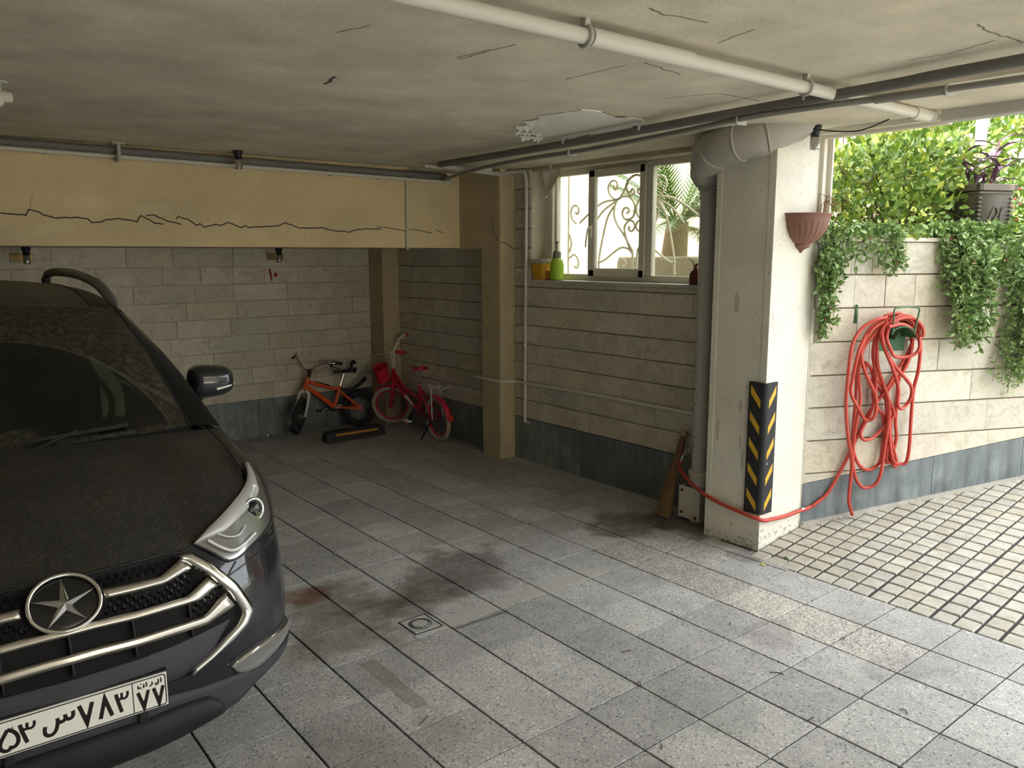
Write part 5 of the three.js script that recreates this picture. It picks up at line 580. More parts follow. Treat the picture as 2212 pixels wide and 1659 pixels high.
  part('drain_recess', slab(FLOORF, [[-0.084, -0.089], [0.084, -0.089], [0.084, 0.089], [-0.084, 0.089]], 0, 0.0018, 0.0005), M.joint, dr); part('drain_plate', slab(FLOORF, [[-0.075, -0.08], [0.075, -0.08], [0.075, 0.08], [-0.075, 0.08]], 0, 0.003, 0.002), zinc, dr).position.set(0, 0, 0); part('drain_ring', new THREE.TorusGeometry(0.056, 0.0028, 8, 32).rotateX(Math.PI / 2).translate(0, 0.003, 0), M.black, dr); part('grate', lathe([[0, 0.006], [0.042, 0.006], [0.05, 0.005], [0.052, 0.002]]), zinc, dr); for (let k = 0; k < 12; k++) { const a = k / 12 * 6.283; part('slot', place(bx(-0.009, 0.009, 0.0055, 0.0066, -0.003, 0.003), [Math.cos(a) * 0.044, 0, Math.sin(a) * 0.044], [0, -a + Math.PI / 2, 0]), M.black, dr); }
  const ws = thing('wheel_stop', 'black rubber wheel stop with an amber strip on the floor before the bicycles', 'wheel stop', [0.32, 0, -5.16]); ws.rotation.y = 0.02;
  part('stop_body', place(extrude([[-0.08, 0], [0.08, 0], [0.05, 0.1], [-0.05, 0.1]], 0.6, 0.006), [-0.3, 0.006, 0], [0, Math.PI / 2, 0]), M.rubber, ws); for (const m of [-1, 1]) part('stop_end', place(extrude([[-0.078, 0], [0.078, 0], [0.05, 0.085], [-0.05, 0.085]], 0.04, 0.015), [m > 0 ? 0.285 : -0.325, 0.006, 0], [0, Math.PI / 2, 0]), M.rubber, ws);
  part('amber_strip', place(rbx(-0.24, 0.24, -0.012, 0.012, -0.002, 0.003, 0.001), [0, 0.075, 0.072], [-0.3, 0, 0]), std({ color: lin(0.5, 0.22, 0.03), roughness: 0.5 }), ws);
}
// ---------------------------------------------------------------- hose on its holder, running past the pillar to the tap
{
  const W = (s, y, n) => PW.at(s, y, n), hh = thing('hose_holder', 'green metal hose holder screwed to the planter wall', 'holder');
  part('saddle', grid(14, 3, (u, v) => { const a = Math.PI * (0.08 + 0.84 * u); return W(0.565 + 0.1 * Math.cos(a), 1.31 + 0.1 * Math.sin(a), 0.02 + 0.17 * v); }), M.green, hh); part('back_plate', slab(PW, [[0.47, 1.24], [0.68, 1.24], [0.69, 1.42], [0.46, 1.42]], 0.018, 0.026, 0.001), M.green, hh);
  part('front_loop', sweep(bend([W(0.452, 1.375, 0.19), W(0.448, 1.535, 0.19), W(0.55, 1.545, 0.19), W(0.642, 1.533, 0.19), W(0.612, 1.378, 0.19)], 0.02), 0.0055, 8), M.green, hh); part('front_arc', sweep(Array.from({ length: 13 }, (_, i) => W(0.53 + 0.085 * Math.cos(Math.PI * i / 12), 1.365 + 0.05 * Math.sin(Math.PI * i / 12), 0.19)), 0.005, 8), M.green, hh);
  part('wall_wire', sweep(bend([W(0.29, 1.43, 0.02), W(0.297, 1.53, 0.022), W(0.303, 1.43, 0.024)], 0.01), 0.0045, 6), M.green, hh); part('wire_eye', new THREE.TorusGeometry(0.01, 0.004, 6, 14).translate(...W(0.297, 1.54, 0.024).toArray()), M.green, hh);
  const hs = thing('garden_hose', 'long red garden hose coiled on the green holder and trailing past the pillar', 'hose');
  const S = [[[0.461,1.478],[0.542,1.495],[0.639,1.466],[0.72,1.392],[0.751,1.282],[0.751,1.117],[0.736,0.978],[0.737,0.791],[0.738,0.602],[0.728,0.478],[0.686,0.462],[0.641,0.474],[0.604,0.534],[0.577,0.658],[0.565,0.8]],
    [[0.461,1.474],[0.38,1.462],[0.291,1.411],[0.227,1.323],[0.205,1.208],[0.205,1.046],[0.212,0.909],[0.236,0.724],[0.272,0.583],[0.295,0.487],[0.297,0.393],[0.289,0.28],[0.295,0.22],[0.331,0.135]],
    [[0.416,1.399],[0.322,1.285],[0.292,1.133],[0.317,0.95],[0.307,0.813],[0.302,0.674],[0.302,0.534],[0.327,0.41],[0.375,0.34],[0.43,0.312],[0.492,0.336],[0.524,0.406],[0.541,0.519],[0.55,0.66],[0.549,0.8],[0.534,0.922],[0.487,1.035],[0.436,1.146],[0.411,1.264],[0.413,1.372],[0.453,1.452]],
    [[0.462,1.465],[0.363,1.418],[0.298,1.322],[0.26,1.224],[0.245,1.08],[0.241,0.999],[0.266,0.934],[0.313,0.868],[0.359,0.805],[0.392,0.792],[0.427,0.816],[0.442,0.88],[0.43,0.963],[0.383,1.039],[0.335,1.113],[0.303,1.196],[0.301,1.286],[0.354,1.392],[0.462,1.461]],
    [[0.474,1.442],[0.433,1.381],[0.444,1.3],[0.493,1.217],[0.574,1.132],[0.643,1.065],[0.686,1.008],[0.692,0.933],[0.66,0.879],[0.623,0.867],[0.594,0.901],[0.598,0.975],[0.569,1.068],[0.507,1.18],[0.451,1.281],[0.423,1.372],[0.463,1.452]],
    [[0.32,1.312],[0.291,1.151],[0.296,0.951],[0.3,0.767],[0.305,0.627],[0.328,0.532],[0.376,0.463],[0.442,0.43],[0.504,0.455],[0.53,0.52],[0.54,0.661],[0.529,0.792],[0.504,0.831],[0.47,0.86],[0.432,0.945],[0.43,1.037],[0.396,1.129],[0.351,1.176]],
    [[0.413,1.309],[0.435,1.037],[0.424,0.853],[0.375,0.744],[0.353,0.69],[0.382,0.653],[0.445,0.657],[0.514,0.709],[0.562,0.772],[0.596,0.817],[0.562,0.902],[0.501,0.997],[0.442,1.073],[0.399,1.22],[0.409,1.354]],
    [[0.466,1.416],[0.569,1.431],[0.656,1.393],[0.704,1.338],[0.709,1.274],[0.671,1.229],[0.588,1.214],[0.523,1.229],[0.488,1.28],[0.462,1.344],[0.476,1.416]],
    [[0.608,1.467],[0.677,1.393],[0.707,1.301],[0.685,1.192],[0.64,1.102],[0.583,1.031],[0.537,0.94],[0.564,0.753],[0.608,0.609],[0.649,0.512],[0.665,0.454],[0.638,0.451],[0.611,0.514],[0.572,0.659],[0.545,0.847]],
    [[0.599,1.449],[0.68,1.366],[0.711,1.256],[0.658,1.138],[0.625,1.029],[0.627,0.89],[0.628,0.75],[0.642,0.655],[0.629,0.561],[0.608,0.486],[0.587,0.478],[0.576,0.545],[0.583,0.658],[0.589,0.77],[0.553,0.884],[0.469,0.999],[0.38,1.075],[0.351,1.176]],
    [[0.02,0.206],[0.13,0.288],[0.225,0.445],[0.293,0.581],[0.347,0.69],[0.41,0.826],[0.504,0.96],[0.598,1.094],[0.673,1.211],[0.707,1.301]]];
  const dep = [0.1, 0.15, 0.12, 0.14, 0.165, 0.07, 0.09, 0.18, 0.07, 0.05, 0.06];
  const geos = S.map((p, i) => sweep(spline(p.map(([s, y], k) => { const n = dep[i] * (0.55 + 0.45 * Math.min(1, Math.max(0, (y - 0.3) / 0.9))) + 0.012 * Math.sin(k * 1.7 + i), c = (0.08 - n) / 4.9; return W(s + (0.25 - s) * 0 + c * 2.2, y + (1.87 - y) * -c * 0, Math.max(0.036, n)); }), 90), 0.0115, 8));
  for (let k = 0; k < 6; k++) { const n = 0.05 + 0.024 * k, x0 = 0.44 + 0.004 * k; geos.push(sweep(Array.from({ length: 25 }, (_, i) => { const a = Math.PI * (-0.05 + 1.1 * i / 24); return W(0.56 + (0.115 + 0.012 * (k % 3)) * Math.cos(a), 1.36 + (0.1 + 0.012 * ((k * 2) % 3)) * Math.sin(a), n); }), 0.0115, 8)); }
  part('coil', geos, M.hose, hs);
  part('feed_line', sweep(spline([V(1.02, 0.39, -1.43), V(0.98, 0.36, -1.42), V(0.9, 0.33, -1.3), V(0.81, 0.29, -1.1), V(0.777, 0.258, -0.92), V(0.772, 0.238, -0.75), V(0.775, 0.226, -0.64), V(0.81, 0.212, -0.592), V(0.9, 0.2, -0.595), V(1.05, 0.188, -0.594), V(1.2, 0.192, -0.59), W(0.0, 0.2, 0.05), W(0.03, 0.21, 0.045)], 120), 0.0125, 10), M.hose, hs);
  part('hose_clamp', sweep([V(1.23, 0.195, -0.589), V(1.255, 0.198, -0.586)], 0.0155, 12), M.steel, hs);
}
// ---------------------------------------------------------------- two children's bicycles (local: x forward, y up, z to the rider's right)
{
  const onMat = (geo, m) => (m ? geo.applyMatrix4(m) : geo);
  function wheel(b, name, cx, r, tyreR, mt, mr, ms, mat4) {
    const w = part(name, onMat(new THREE.TorusGeometry(r - tyreR, tyreR, 12, 48).translate(cx, r, 0), mat4), mt, b);
    part('rim', onMat(new THREE.TorusGeometry(r - tyreR * 2 - 0.006, 0.011, 8, 40).translate(cx, r, 0), mat4), mr, w); part('hub', onMat(rod([cx, r, -0.045], [cx, r, 0.045], 0.02), mat4), ms, w);
    const sp = []; for (let k = 0; k < 18; k++) { const a = k / 18 * 6.283; sp.push(rod([cx + 0.018 * Math.cos(a + 0.6), r + 0.018 * Math.sin(a + 0.6), k % 2 ? 0.03 : -0.03], [cx + (r - 0.035) * Math.cos(a), r + (r - 0.035) * Math.sin(a), 0], 0.0016, 5)); } part('spokes', onMat(merge(sp), mat4), ms, w); return w;
  }
  const steer = (x0, y0, rake, ang) => { const ax = V(-Math.sin(rake), Math.cos(rake), 0).normalize(), o = V(x0, y0, 0); return new THREE.Matrix4().makeTranslation(o.x, o.y, o.z).multiply(new THREE.Matrix4().makeRotationAxis(ax, ang)).multiply(new THREE.Matrix4().makeTranslation(-o.x, -o.y, -o.z)); };
  const mudguard = (cx, r, a0, a1, w) => grid(24, 6, (u, v) => { const a = a0 + (a1 - a0) * u, q = (v - 0.5) * 2, rr = r + 0.014 * (1 - q * q); return V(cx + Math.cos(a) * rr, r - 0.0 + Math.sin(a) * rr, q * w); });
  const pedal = (g, x, y, z, mt) => { const p = part('pedal', [rbx(x - 0.045, x + 0.045, y - 0.012, y - 0.004, z - 0.03, z + 0.03, 0.003), rbx(x - 0.045, x - 0.03, y - 0.012, y + 0.012, z - 0.03, z + 0.03, 0.003), rbx(x + 0.03, x + 0.045, y - 0.012, y + 0.012, z - 0.03, z + 0.03, 0.003)], mt, g); return p; };
  const seatShape = (x, y, l, w, mt, g) => { const s = part('saddle', grid(16, 14, (u, v) => { const t = u, a = (v - 0.5) * Math.PI * 1.15, ww = interp([0, 0.15, 0.4, 0.7, 1], [0.2, 1, 0.85, 0.35, 0.12], t) * w; return V(x - l * 0.45 + l * t, y + 0.012 + Math.cos(a) * 0.028 * (t < 0.05 ? 0.4 : 1) + (t < 0.3 ? 0.03 * (1 - t / 0.3) : 0), Math.sin(a) * ww); }), mt, g); return s; };
  // orange bicycle
  {
    const g = thing('child_bicycle', 'small orange bicycle with white fork and chrome handlebar in the back corner', 'bicycle', [0.66, 0, -5.66], 'children bicycles'); delete g.userData.group; g.rotation.set(0.05, Math.PI - 0.05, 0, 'YXZ');
    const or = std({ color: lin(0.8, 0.1, 0.015), roughness: 0.35 }), wh = std({ color: lin(0.75, 0.74, 0.7), roughness: 0.4 }), r = 0.2, fx = 0.71, rake = 0.3, sm = steer(0.58, 0.55, rake, 0.95);
    wheel(g, 'rear_wheel', 0, r, 0.028, M.rubber, M.black, M.steel); wheel(g, 'front_wheel', fx, r, 0.028, M.rubber, M.black, M.steel, sm);
    part('fork', onMat(merge([sweep(spline([V(0.63, 0.46, 0.012), V(0.645, 0.44, 0.045), V(0.66, 0.38, 0.055), V(fx, r, 0.06)], 16), (t) => 0.019 - 0.006 * t, 8), sweep(spline([V(0.63, 0.46, -0.012), V(0.645, 0.44, -0.045), V(0.66, 0.38, -0.055), V(fx, r, -0.06)], 16), (t) => 0.019 - 0.006 * t, 8)]), sm), wh, g, 'white fork');
    const fr = part('frame', [rod([0.615, 0.475, 0], [0.575, 0.595, 0], 0.024, 12), sweep(spline([V(0.59, 0.55, 0), V(0.42, 0.49, 0), V(0.22, 0.43, 0)], 12), (t) => 0.021 - 0.004 * t, 10), sweep(spline([V(0.605, 0.5, 0), V(0.45, 0.38, 0), V(0.3, 0.245, 0)], 12), 0.025, 10), rod([0.215, 0.47, 0], [0.3, 0.245, 0], 0.018, 10), rod([0.3, 0.245, 0.02], [0, r, 0.05], 0.011), rod([0.3, 0.245, -0.02], [0, r, -0.05], 0.011), rod([0.235, 0.42, 0.012], [0, r, 0.052], 0.011), rod([0.235, 0.42, -0.012], [0, r, -0.052], 0.011)], or, g, 'orange frame tubes');
    part('frame_mark', [sweep([V(0.5, 0.535, 0.016), V(0.34, 0.485, 0.016)], 0.01, 6), sweep([V(0.5, 0.44, 0.022), V(0.44, 0.39, 0.022)], 0.012, 6)], M.black, fr, 'black lettering block'); part('chain_guard', [sweep([V(0.3, 0.25, 0.055), V(0.1, 0.235, 0.055)], 0.016, 8)], wh, g, 'white chain guard');
    part('stem', onMat(merge([rod([0.577, 0.6, 0], [0.56, 0.665, 0], 0.02), rbx(0.535, 0.6, 0.645, 0.685, -0.022, 0.022, 0.008)]), sm), M.black, g);
    part('handlebar', onMat(sweep(spline([V(0.46, 0.79, -0.29), V(0.5, 0.775, -0.19), V(0.545, 0.69, -0.09), V(0.57, 0.665, 0), V(0.545, 0.69, 0.09), V(0.5, 0.775, 0.19), V(0.46, 0.79, 0.29)], 40), 0.011, 10), sm), M.chrome, g, 'chrome handlebar');
    for (const s of [-1, 1]) { const gp = part('grip', onMat(merge([rod([0.483, 0.783, s * 0.2], [0.455, 0.792, s * 0.31], 0.019, 12), rod([0.485, 0.782, s * 0.2], [0.483, 0.783, s * 0.206], 0.028, 12)]), sm), M.rubber, g); part('brake_lever', onMat(merge([rod([0.5, 0.77, s * 0.2], [0.53, 0.755, s * 0.21], 0.013), rod([0.53, 0.755, s * 0.21], [0.5, 0.74, s * 0.3], 0.007)]), sm), M.black, gp); }
    part('bell', onMat(new THREE.SphereGeometry(0.022, 14, 10).translate(0.5, 0.805, 0.17), sm), wh, g, 'white bell'); part('seat_post', rod([0.22, 0.46, 0], [0.165, 0.6, 0], 0.012), M.chrome, g); const sd = seatShape(0.15, 0.605, 0.23, 0.075, M.rubber, g); part('seat_back', place(new THREE.TorusGeometry(0.055, 0.017, 8, 20, Math.PI * 1.7), [0.045, 0.67, 0], [0, Math.PI / 2, 0.8]), M.rubber, sd);
    part('mudguard', mudguard(0, r, 1.1, 2.6, 0.03), M.black, g); part('rear_carrier', [sweep(spline([V(0.21, 0.43, 0), V(0.1, 0.42, 0), V(0.0, 0.46, 0), V(-0.09, 0.53, 0)], 14), (t) => 0.012 + 0.014 * t, 10)], M.rubber, g); part('chainring', place(new THREE.CylinderGeometry(0.055, 0.055, 0.006, 24), [0.3, 0.245, 0.045], [Math.PI / 2, 0, 0]), M.black, g);
    part('crank', [rod([0.3, 0.245, 0.07], [0.41, 0.21, 0.07], 0.009), rod([0.3, 0.245, -0.07], [0.19, 0.28, -0.07], 0.009), rod([0.3, 0.245, -0.07], [0.3, 0.245, 0.07], 0.012)], M.steel, g); pedal(g, 0.41, 0.21, 0.11, M.black); pedal(g, 0.19, 0.28, -0.11, M.black);
    part('brake_cable', onMat(curl([[0.5, 0.77, -0.2], [0.62, 0.78, -0.12], [0.66, 0.65, 0.0], [0.64, 0.45, 0.04]], 0.003, 30, 5), sm), std({ color: lin(0.4, 0.06, 0.02), roughness: 0.5 }), g);
  }
  // pink bicycle
  {
    const g = thing('child_bicycle', 'pink bicycle with cream tyres, front basket and white rear rack', 'bicycle', [0.94, 0, -4.5]); g.rotation.set(-0.06, Math.PI / 2 - 0.03, 0, 'YXZ');
    const pk = std({ color: lin(0.62, 0.025, 0.07), roughness: 0.4 }), cr = std({ color: lin(0.42, 0.38, 0.28), roughness: 0.8 }), wh = std({ color: lin(0.72, 0.7, 0.64), roughness: 0.4 }), rd = std({ color: lin(0.7, 0.05, 0.03), roughness: 0.3 }), dark = std({ color: lin(0.14, 0.03, 0.1), roughness: 0.6 }), r = 0.23, fx = 0.98, rake = 0.3, sm = steer(0.87, 0.6, rake, 0.85);
    wheel(g, 'rear_wheel', 0, r, 0.024, cr, pk, dark); wheel(g, 'front_wheel', fx, r, 0.024, cr, pk, dark, sm);
    part('fork', onMat(merge([rod([0.885, 0.53, 0.03], [fx, r, 0.05], 0.015, 8), rod([0.885, 0.53, -0.03], [fx, r, -0.05], 0.015, 8), rod([0.885, 0.53, -0.03], [0.885, 0.53, 0.03], 0.018)]), sm), pk, g);
    const fr = part('frame', [rod([0.9, 0.52, 0], [0.86, 0.66, 0], 0.022, 12), sweep(spline([V(0.87, 0.63, 0), V(0.7, 0.5, 0), V(0.5, 0.42, 0), V(0.34, 0.41, 0)], 20), 0.02, 10), sweep(spline([V(0.885, 0.56, 0), V(0.7, 0.42, 0), V(0.5, 0.31, 0), V(0.355, 0.262, 0)], 20), 0.024, 10), rod([0.325, 0.565, 0], [0.355, 0.262, 0], 0.018), rod([0.355, 0.262, 0.02], [0, r, 0.055], 0.011), rod([0.355, 0.262, -0.02], [0, r, -0.055], 0.011), rod([0.33, 0.5, 0.012], [0, r, 0.057], 0.011), rod([0.33, 0.5, -0.012], [0, r, -0.057], 0.011)], pk, g, 'pink step-through frame'); part('frame_print', sweep([V(0.62, 0.385, -0.014), V(0.46, 0.3, -0.014)], 0.014, 6), wh, fr, 'white print');
    part('mudguard', mudguard(0, r, 0.9, 3.0, 0.032), pk, g); part('mudguard', onMat(mudguard(fx, r, 0.7, 2.2, 0.03), sm), pk, g); part('rear_reflector', place(rbx(-0.012, 0.012, -0.03, 0.03, -0.025, 0.025, 0.006), [-0.25, 0.27, 0], [0, 0, -0.2]), rd, g);
    part('stem', onMat(merge([rod([0.86, 0.66, 0], [0.84, 0.72, 0], 0.014), rbx(0.82, 0.87, 0.7, 0.74, -0.02, 0.02, 0.006)]), sm), wh, g);
    part('handlebar', onMat(sweep(spline([V(0.66, 0.93, -0.26), V(0.75, 0.935, -0.22), V(0.82, 0.85, -0.1), V(0.845, 0.73, -0.03), V(0.845, 0.72, 0), V(0.845, 0.73, 0.03), V(0.82, 0.85, 0.1), V(0.75, 0.935, 0.22), V(0.66, 0.93, 0.26)], 50), 0.011, 10), sm), wh, g, 'tall white handlebar');
    for (const s of [-1, 1]) { const gp = part('grip', onMat(rod([0.71, 0.936, s * 0.245], [0.6, 0.925, s * 0.28], 0.018, 12), sm), pk, g); part('brake_lever', onMat(merge([rod([0.76, 0.93, s * 0.21], [0.8, 0.92, s * 0.2], 0.009), rod([0.8, 0.92, s * 0.2], [0.7, 0.9, s * 0.27], 0.006)]), sm), wh, gp); }
    part('basket', onMat(grid(28, 4, (u, v) => { const a = u * Math.PI * 2, k = 0.8 + 0.2 * v; return V(1.0 + Math.cos(a) * 0.085 * k, 0.53 + 0.17 * v, Math.sin(a) * 0.12 * k); }), sm), pk, g, 'pink front basket'); part('basket_bottom', onMat(new THREE.CircleGeometry(0.09, 24).rotateX(-Math.PI / 2).translate(1.0, 0.532, 0), sm), pk, g);
    part('seat_post', rod([0.325, 0.56, 0], [0.31, 0.69, 0], 0.012), M.steel, g); seatShape(0.31, 0.69, 0.24, 0.08, pk, g);
    part('rear_rack', [rod([0.3, 0.56, 0.04], [-0.2, 0.57, 0.05], 0.006), rod([0.3, 0.56, -0.04], [-0.2, 0.57, -0.05], 0.006), rod([-0.2, 0.57, -0.05], [-0.26, 0.6, 0], 0.006), rod([-0.2, 0.57, 0.05], [-0.26, 0.6, 0], 0.006), rod([0.0, 0.566, 0.05], [0.0, 0.566, -0.05], 0.005), rod([0.12, 0.562, 0.045], [0.12, 0.562, -0.045], 0.005), rod([0.01, 0.565, 0.05], [0, r, 0.065], 0.006), rod([0.01, 0.565, -0.05], [0, r, -0.065], 0.006)], wh, g, 'white wire rack');
    part('chain_case', [sweep([V(0.36, 0.26, -0.05), V(0.02, 0.24, -0.06)], 0.03, 10)], dark, g); part('crank', [rod([0.355, 0.262, -0.08], [0.42, 0.16, -0.08], 0.009), rod([0.355, 0.262, 0.08], [0.29, 0.36, 0.08], 0.009), rod([0.355, 0.262, -0.08], [0.355, 0.262, 0.08], 0.012)], M.black, g); pedal(g, 0.42, 0.16, -0.12, wh); pedal(g, 0.29, 0.36, 0.12, wh);
    part('kickstand', rod([0.06, 0.2, -0.05], [0.14, 0.01, -0.13], 0.009), M.black, g); part('brake_cable', onMat(curl([[0.8, 0.92, -0.2], [1.0, 0.88, -0.16], [1.1, 0.72, -0.08], [1.02, 0.6, 0.02], [0.9, 0.56, 0.03]], 0.0035, 40, 5), sm), wh, g);
  }
}
// ---------------------------------------------------------------- garden plants
{
  const leafGeo = (l, w, fold = 0.25, curve = 0.12) => { const g = new THREE.BufferGeometry(), P = [[0, 0, 0], [-w / 2, fold * w, l * 0.42], [0, curve * l * 0.5, l * 0.45], [w / 2, fold * w, l * 0.42], [-w * 0.32, fold * w * 0.6, l * 0.75], [w * 0.32, fold * w * 0.6, l * 0.75], [0, -curve * l * 0.4, l]], I = [0, 2, 1, 0, 3, 2, 1, 2, 4, 2, 3, 5, 4, 2, 6, 2, 5, 6]; g.setAttribute('position', new THREE.Float32BufferAttribute(P.flat(), 3)); g.setAttribute('uv', new THREE.Float32BufferAttribute(P.map((p) => [p[0] / w + 0.5, p[2] / l]).flat(), 2)); g.setIndex(I); g.computeVertexNormals(); return g; };
  const leafMat = (o = {}) => phy({ color: 0xffffff, roughness: 0.45, transmission: 0.22, thickness: 0, side: THREE.DoubleSide, ...o });
  const LM = leafMat(), up = V(0, 1, 0);
  function foliage(parent, items, geo, palette, r, mat = LM, name = 'foliage') { // items: {p, dir, s}
    const im = new THREE.InstancedMesh(geo, mat, items.length), m = new THREE.Matrix4(), q = new THREE.Quaternion(), c = new THREE.Color(), q2 = new THREE.Quaternion();
    items.forEach((it, i) => { q.setFromUnitVectors(V(0, 0, 1), it.dir); q2.setFromAxisAngle(it.dir, r() * 6.28); const spin = it.flat ? new THREE.Quaternion().setFromAxisAngle(it.dir, (r() - 0.5) * 1.2) : q2; m.compose(it.p, spin.multiply(q), V(it.s, it.s, it.s)); im.setMatrixAt(i, m); const k = palette[Math.floor(r() * palette.length)], b = 0.8 + 0.45 * r(); im.setColorAt(i, c.setRGB(k[0] * b, k[1] * b, k[2] * b)); });
    im.name = partName(parent, name); im.castShadow = im.receiveShadow = true; im.userData.kind = 'stuff'; parent.add(im); return im;
  }
  const rv = (r) => { const z = r() * 2 - 1, a = r() * 6.283, s = Math.sqrt(1 - z * z); return V(Math.cos(a) * s, z, Math.sin(a) * s); };
  const bark = std({ color: lin(0.13, 0.09, 0.05), roughness: 0.95 }), GREEN = [[0.16, 0.27, 0.06], [0.21, 0.34, 0.075], [0.27, 0.4, 0.09], [0.12, 0.21, 0.05]], LIME = [[0.32, 0.43, 0.07], [0.44, 0.5, 0.08], [0.24, 0.36, 0.07]], FRESH = [[0.21, 0.34, 0.11], [0.28, 0.41, 0.14], [0.16, 0.27, 0.09], [0.34, 0.47, 0.19]];
  const G1 = leafGeo(0.07, 0.036), G2 = leafGeo(0.042, 0.02, 0.15, 0.2), G3 = leafGeo(0.11, 0.05);
  // a shrub: lobes of leaves over branching stems
  function shrub(name, label, base, lobes, n, geo, pal, seed, category = 'shrub', group) {
    const r = rng(seed), g = thing(name, label, category, base.toArray(), group), items = [], stems = [], tot = lobes.reduce((s, l) => s + l[3] ** 2, 0);
    for (const [x, y, z, rad] of lobes) { const c = V(x, y, z); stems.push(curl([V(x * 0.15 + (r() - 0.5) * 0.05, 0, z * 0.15), V(x * 0.5, y * 0.45, z * 0.5), c], (t) => 0.012 - 0.007 * t, 10, 5)); for (let k = 0; k < 4; k++) stems.push(curl([c, c.clone().addScaledVector(rv(r), rad * 0.8)], 0.004, 4, 4));
      const m = Math.round(n * rad * rad / tot); for (let i = 0; i < m; i++) { const d = rv(r); d.y *= 0.9; const rr = rad * (0.55 + 0.5 * Math.pow(r(), 0.6)), p = c.clone().addScaledVector(d, rr), dir = d.clone().add(rv(r).multiplyScalar(0.8)).add(V(0, 0.25, 0)).normalize(); items.push({ p, dir, s: 0.65 + 0.6 * r() }); } }
    part('branches', stems, bark, g); foliage(g, items, geo, pal, r); return g;
  }
  const B = (s, y, n) => PW.at(s, y, n);
  const L = (list) => list.map(([s, y, n, rad]) => { const p = PW.at(s, 0, n).sub(PW.at(0, 0, 0)); return [p.x, y, p.z, rad]; });
  // hedge like shrub above the planter wall
  shrub('round_leaf_shrub', 'dense round-leaved green shrub above the planter wall', B(1.0, 1.93, -0.5), L([[-0.32, 0.42, 0.05, 0.2], [-0.1, 0.5, 0.0, 0.24], [0.14, 0.55, 0.0, 0.25], [0.38, 0.5, 0.05, 0.24], [-0.3, 0.2, 0.1, 0.18], [0.0, 0.25, 0.12, 0.22], [0.28, 0.26, 0.1, 0.2], [0.52, 0.3, 0.05, 0.19], [-0.5, 0.33, 0.02, 0.15], [-0.52, 0.55, 0.0, 0.13], [0.1, 0.68, -0.1, 0.18], [-0.2, 0.62, -0.08, 0.16], [0.42, 0.66, -0.1, 0.16]]), 2300, G1, GREEN.concat(LIME), 101);
  // creeping plant along the cap and hanging over the wall
  function trailer(label, strands, seed, group) { // strands: [s0, n0, drop, sway, count]
    const r = rng(seed), s0 = strands[0], g = thing('trailing_plant', label, 'plant', B(s0[0], 1.95, -0.1).toArray(), group), items = [], stems = [], o = g.position, fl = [];
    for (const [sa, sb, y1, out, cnt] of strands) for (let i = 0; i < cnt; i++) {
      const s = sa + (sb - sa) * r(), nb = -0.3 * r(), dropTo = y1 + (1.9 - y1) * 0.55 * r() * r(), pts = [B(s + (r() - 0.5) * 0.1, 1.96 + 0.04 * r(), nb - 0.05), B(s + (r() - 0.5) * 0.08, 2.02 + 0.05 * r(), -0.02 + 0.04 * r())]; let y = 1.97, ss = s; const no = 0.05 + out * r(); while (y > dropTo) { y -= 0.07 + 0.04 * r(); ss += (r() - 0.5) * 0.05; pts.push(B(ss, y, no + (r() - 0.5) * 0.05)); }
      const sp = spline(pts.map((p) => p.clone().sub(o)), Math.max(8, pts.length * 4)); stems.push(sweep(sp, 0.0022, 4, false));
      for (let k = 1; k < sp.length; k++) for (let h = 0; h < 2; h++) { const d = rv(r).add(PW.N.clone().multiplyScalar(0.5)).add(V(0, 0.15, 0)).normalize(); items.push({ p: sp[k].clone().addScaledVector(d, 0.008), dir: d, s: 0.7 + 0.7 * r() }); if (r() < 0.004) fl.push(sp[k].clone().addScaledVector(PW.N, 0.03)); }
    }
    part('stems', stems, std({ color: lin(0.1, 0.13, 0.04), roughness: 0.8 }), g); foliage(g, items, G2, FRESH, r); for (const p of fl) part('flower', new THREE.SphereGeometry(0.006, 7, 5).translate(p.x, p.y, p.z), std({ color: lin(0.7, 0.03, 0.12), roughness: 0.6 }), g, 'tiny magenta flower'); return g;
  }
  trailer('narrow green trailing plant hanging beside the entrance pillar', [[-0.02, 0.08, 1.41, 0.04, 11], [-0.02, 0.16, 1.68, 0.05, 9]], 111); trailer('short green sprays hanging over the cap above the hose holder', [[0.4, 0.6, 1.8, 0.05, 8], [0.2, 0.45, 1.86, 0.04, 4], [0.15, 0.95, 1.94, 0.04, 16]], 112); trailer('thick green curtain of trailing plant spilling over the wall below the dark planter', [[0.98, 1.24, 1.32, 0.12, 36], [0.84, 1.0, 1.64, 0.06, 6], [1.0, 1.45, 1.72, 0.16, 30]], 113); trailer('long green trailing plant reaching lowest on the planter wall', [[1.47, 1.9, 1.02, 0.12, 44], [1.8, 2.6, 1.1, 0.12, 30]], 114);
  // creeping mat on the bed between them
  { const r = rng(121), g = thing('ground_cover', 'low mat of small green leaves covering the bed behind the cap', 'plant', B(0.7, 1.93, -0.2).toArray()), items = [], o = g.position; for (let i = 0; i < 3200; i++) { const s = 0.0 + 2.2 * r(), n = -0.45 + 0.5 * r(), h = 0.12 * fbm(s * 6 + 3, n * 8 + 9, 256, 3) + (s > 0.85 ? 0.05 : 0.02), d = rv(r); d.y = Math.abs(d.y) + 0.3; items.push({ p: B(s, 1.93 + h * (0.3 + 0.9 * r()), n).sub(o), dir: d.normalize(), s: 0.8 + 0.6 * r() }); } foliage(g, items, G2, FRESH.concat(LIME), r); part('runner_stems', Array.from({ length: 14 }, (_, i) => curl([B(0.1 + i * 0.15, 1.935, -0.4).sub(o), B(0.15 + i * 0.15, 1.98, -0.2).sub(o), B(0.2 + i * 0.14, 1.96, 0).sub(o)], 0.003, 10, 4)), bark, g); }
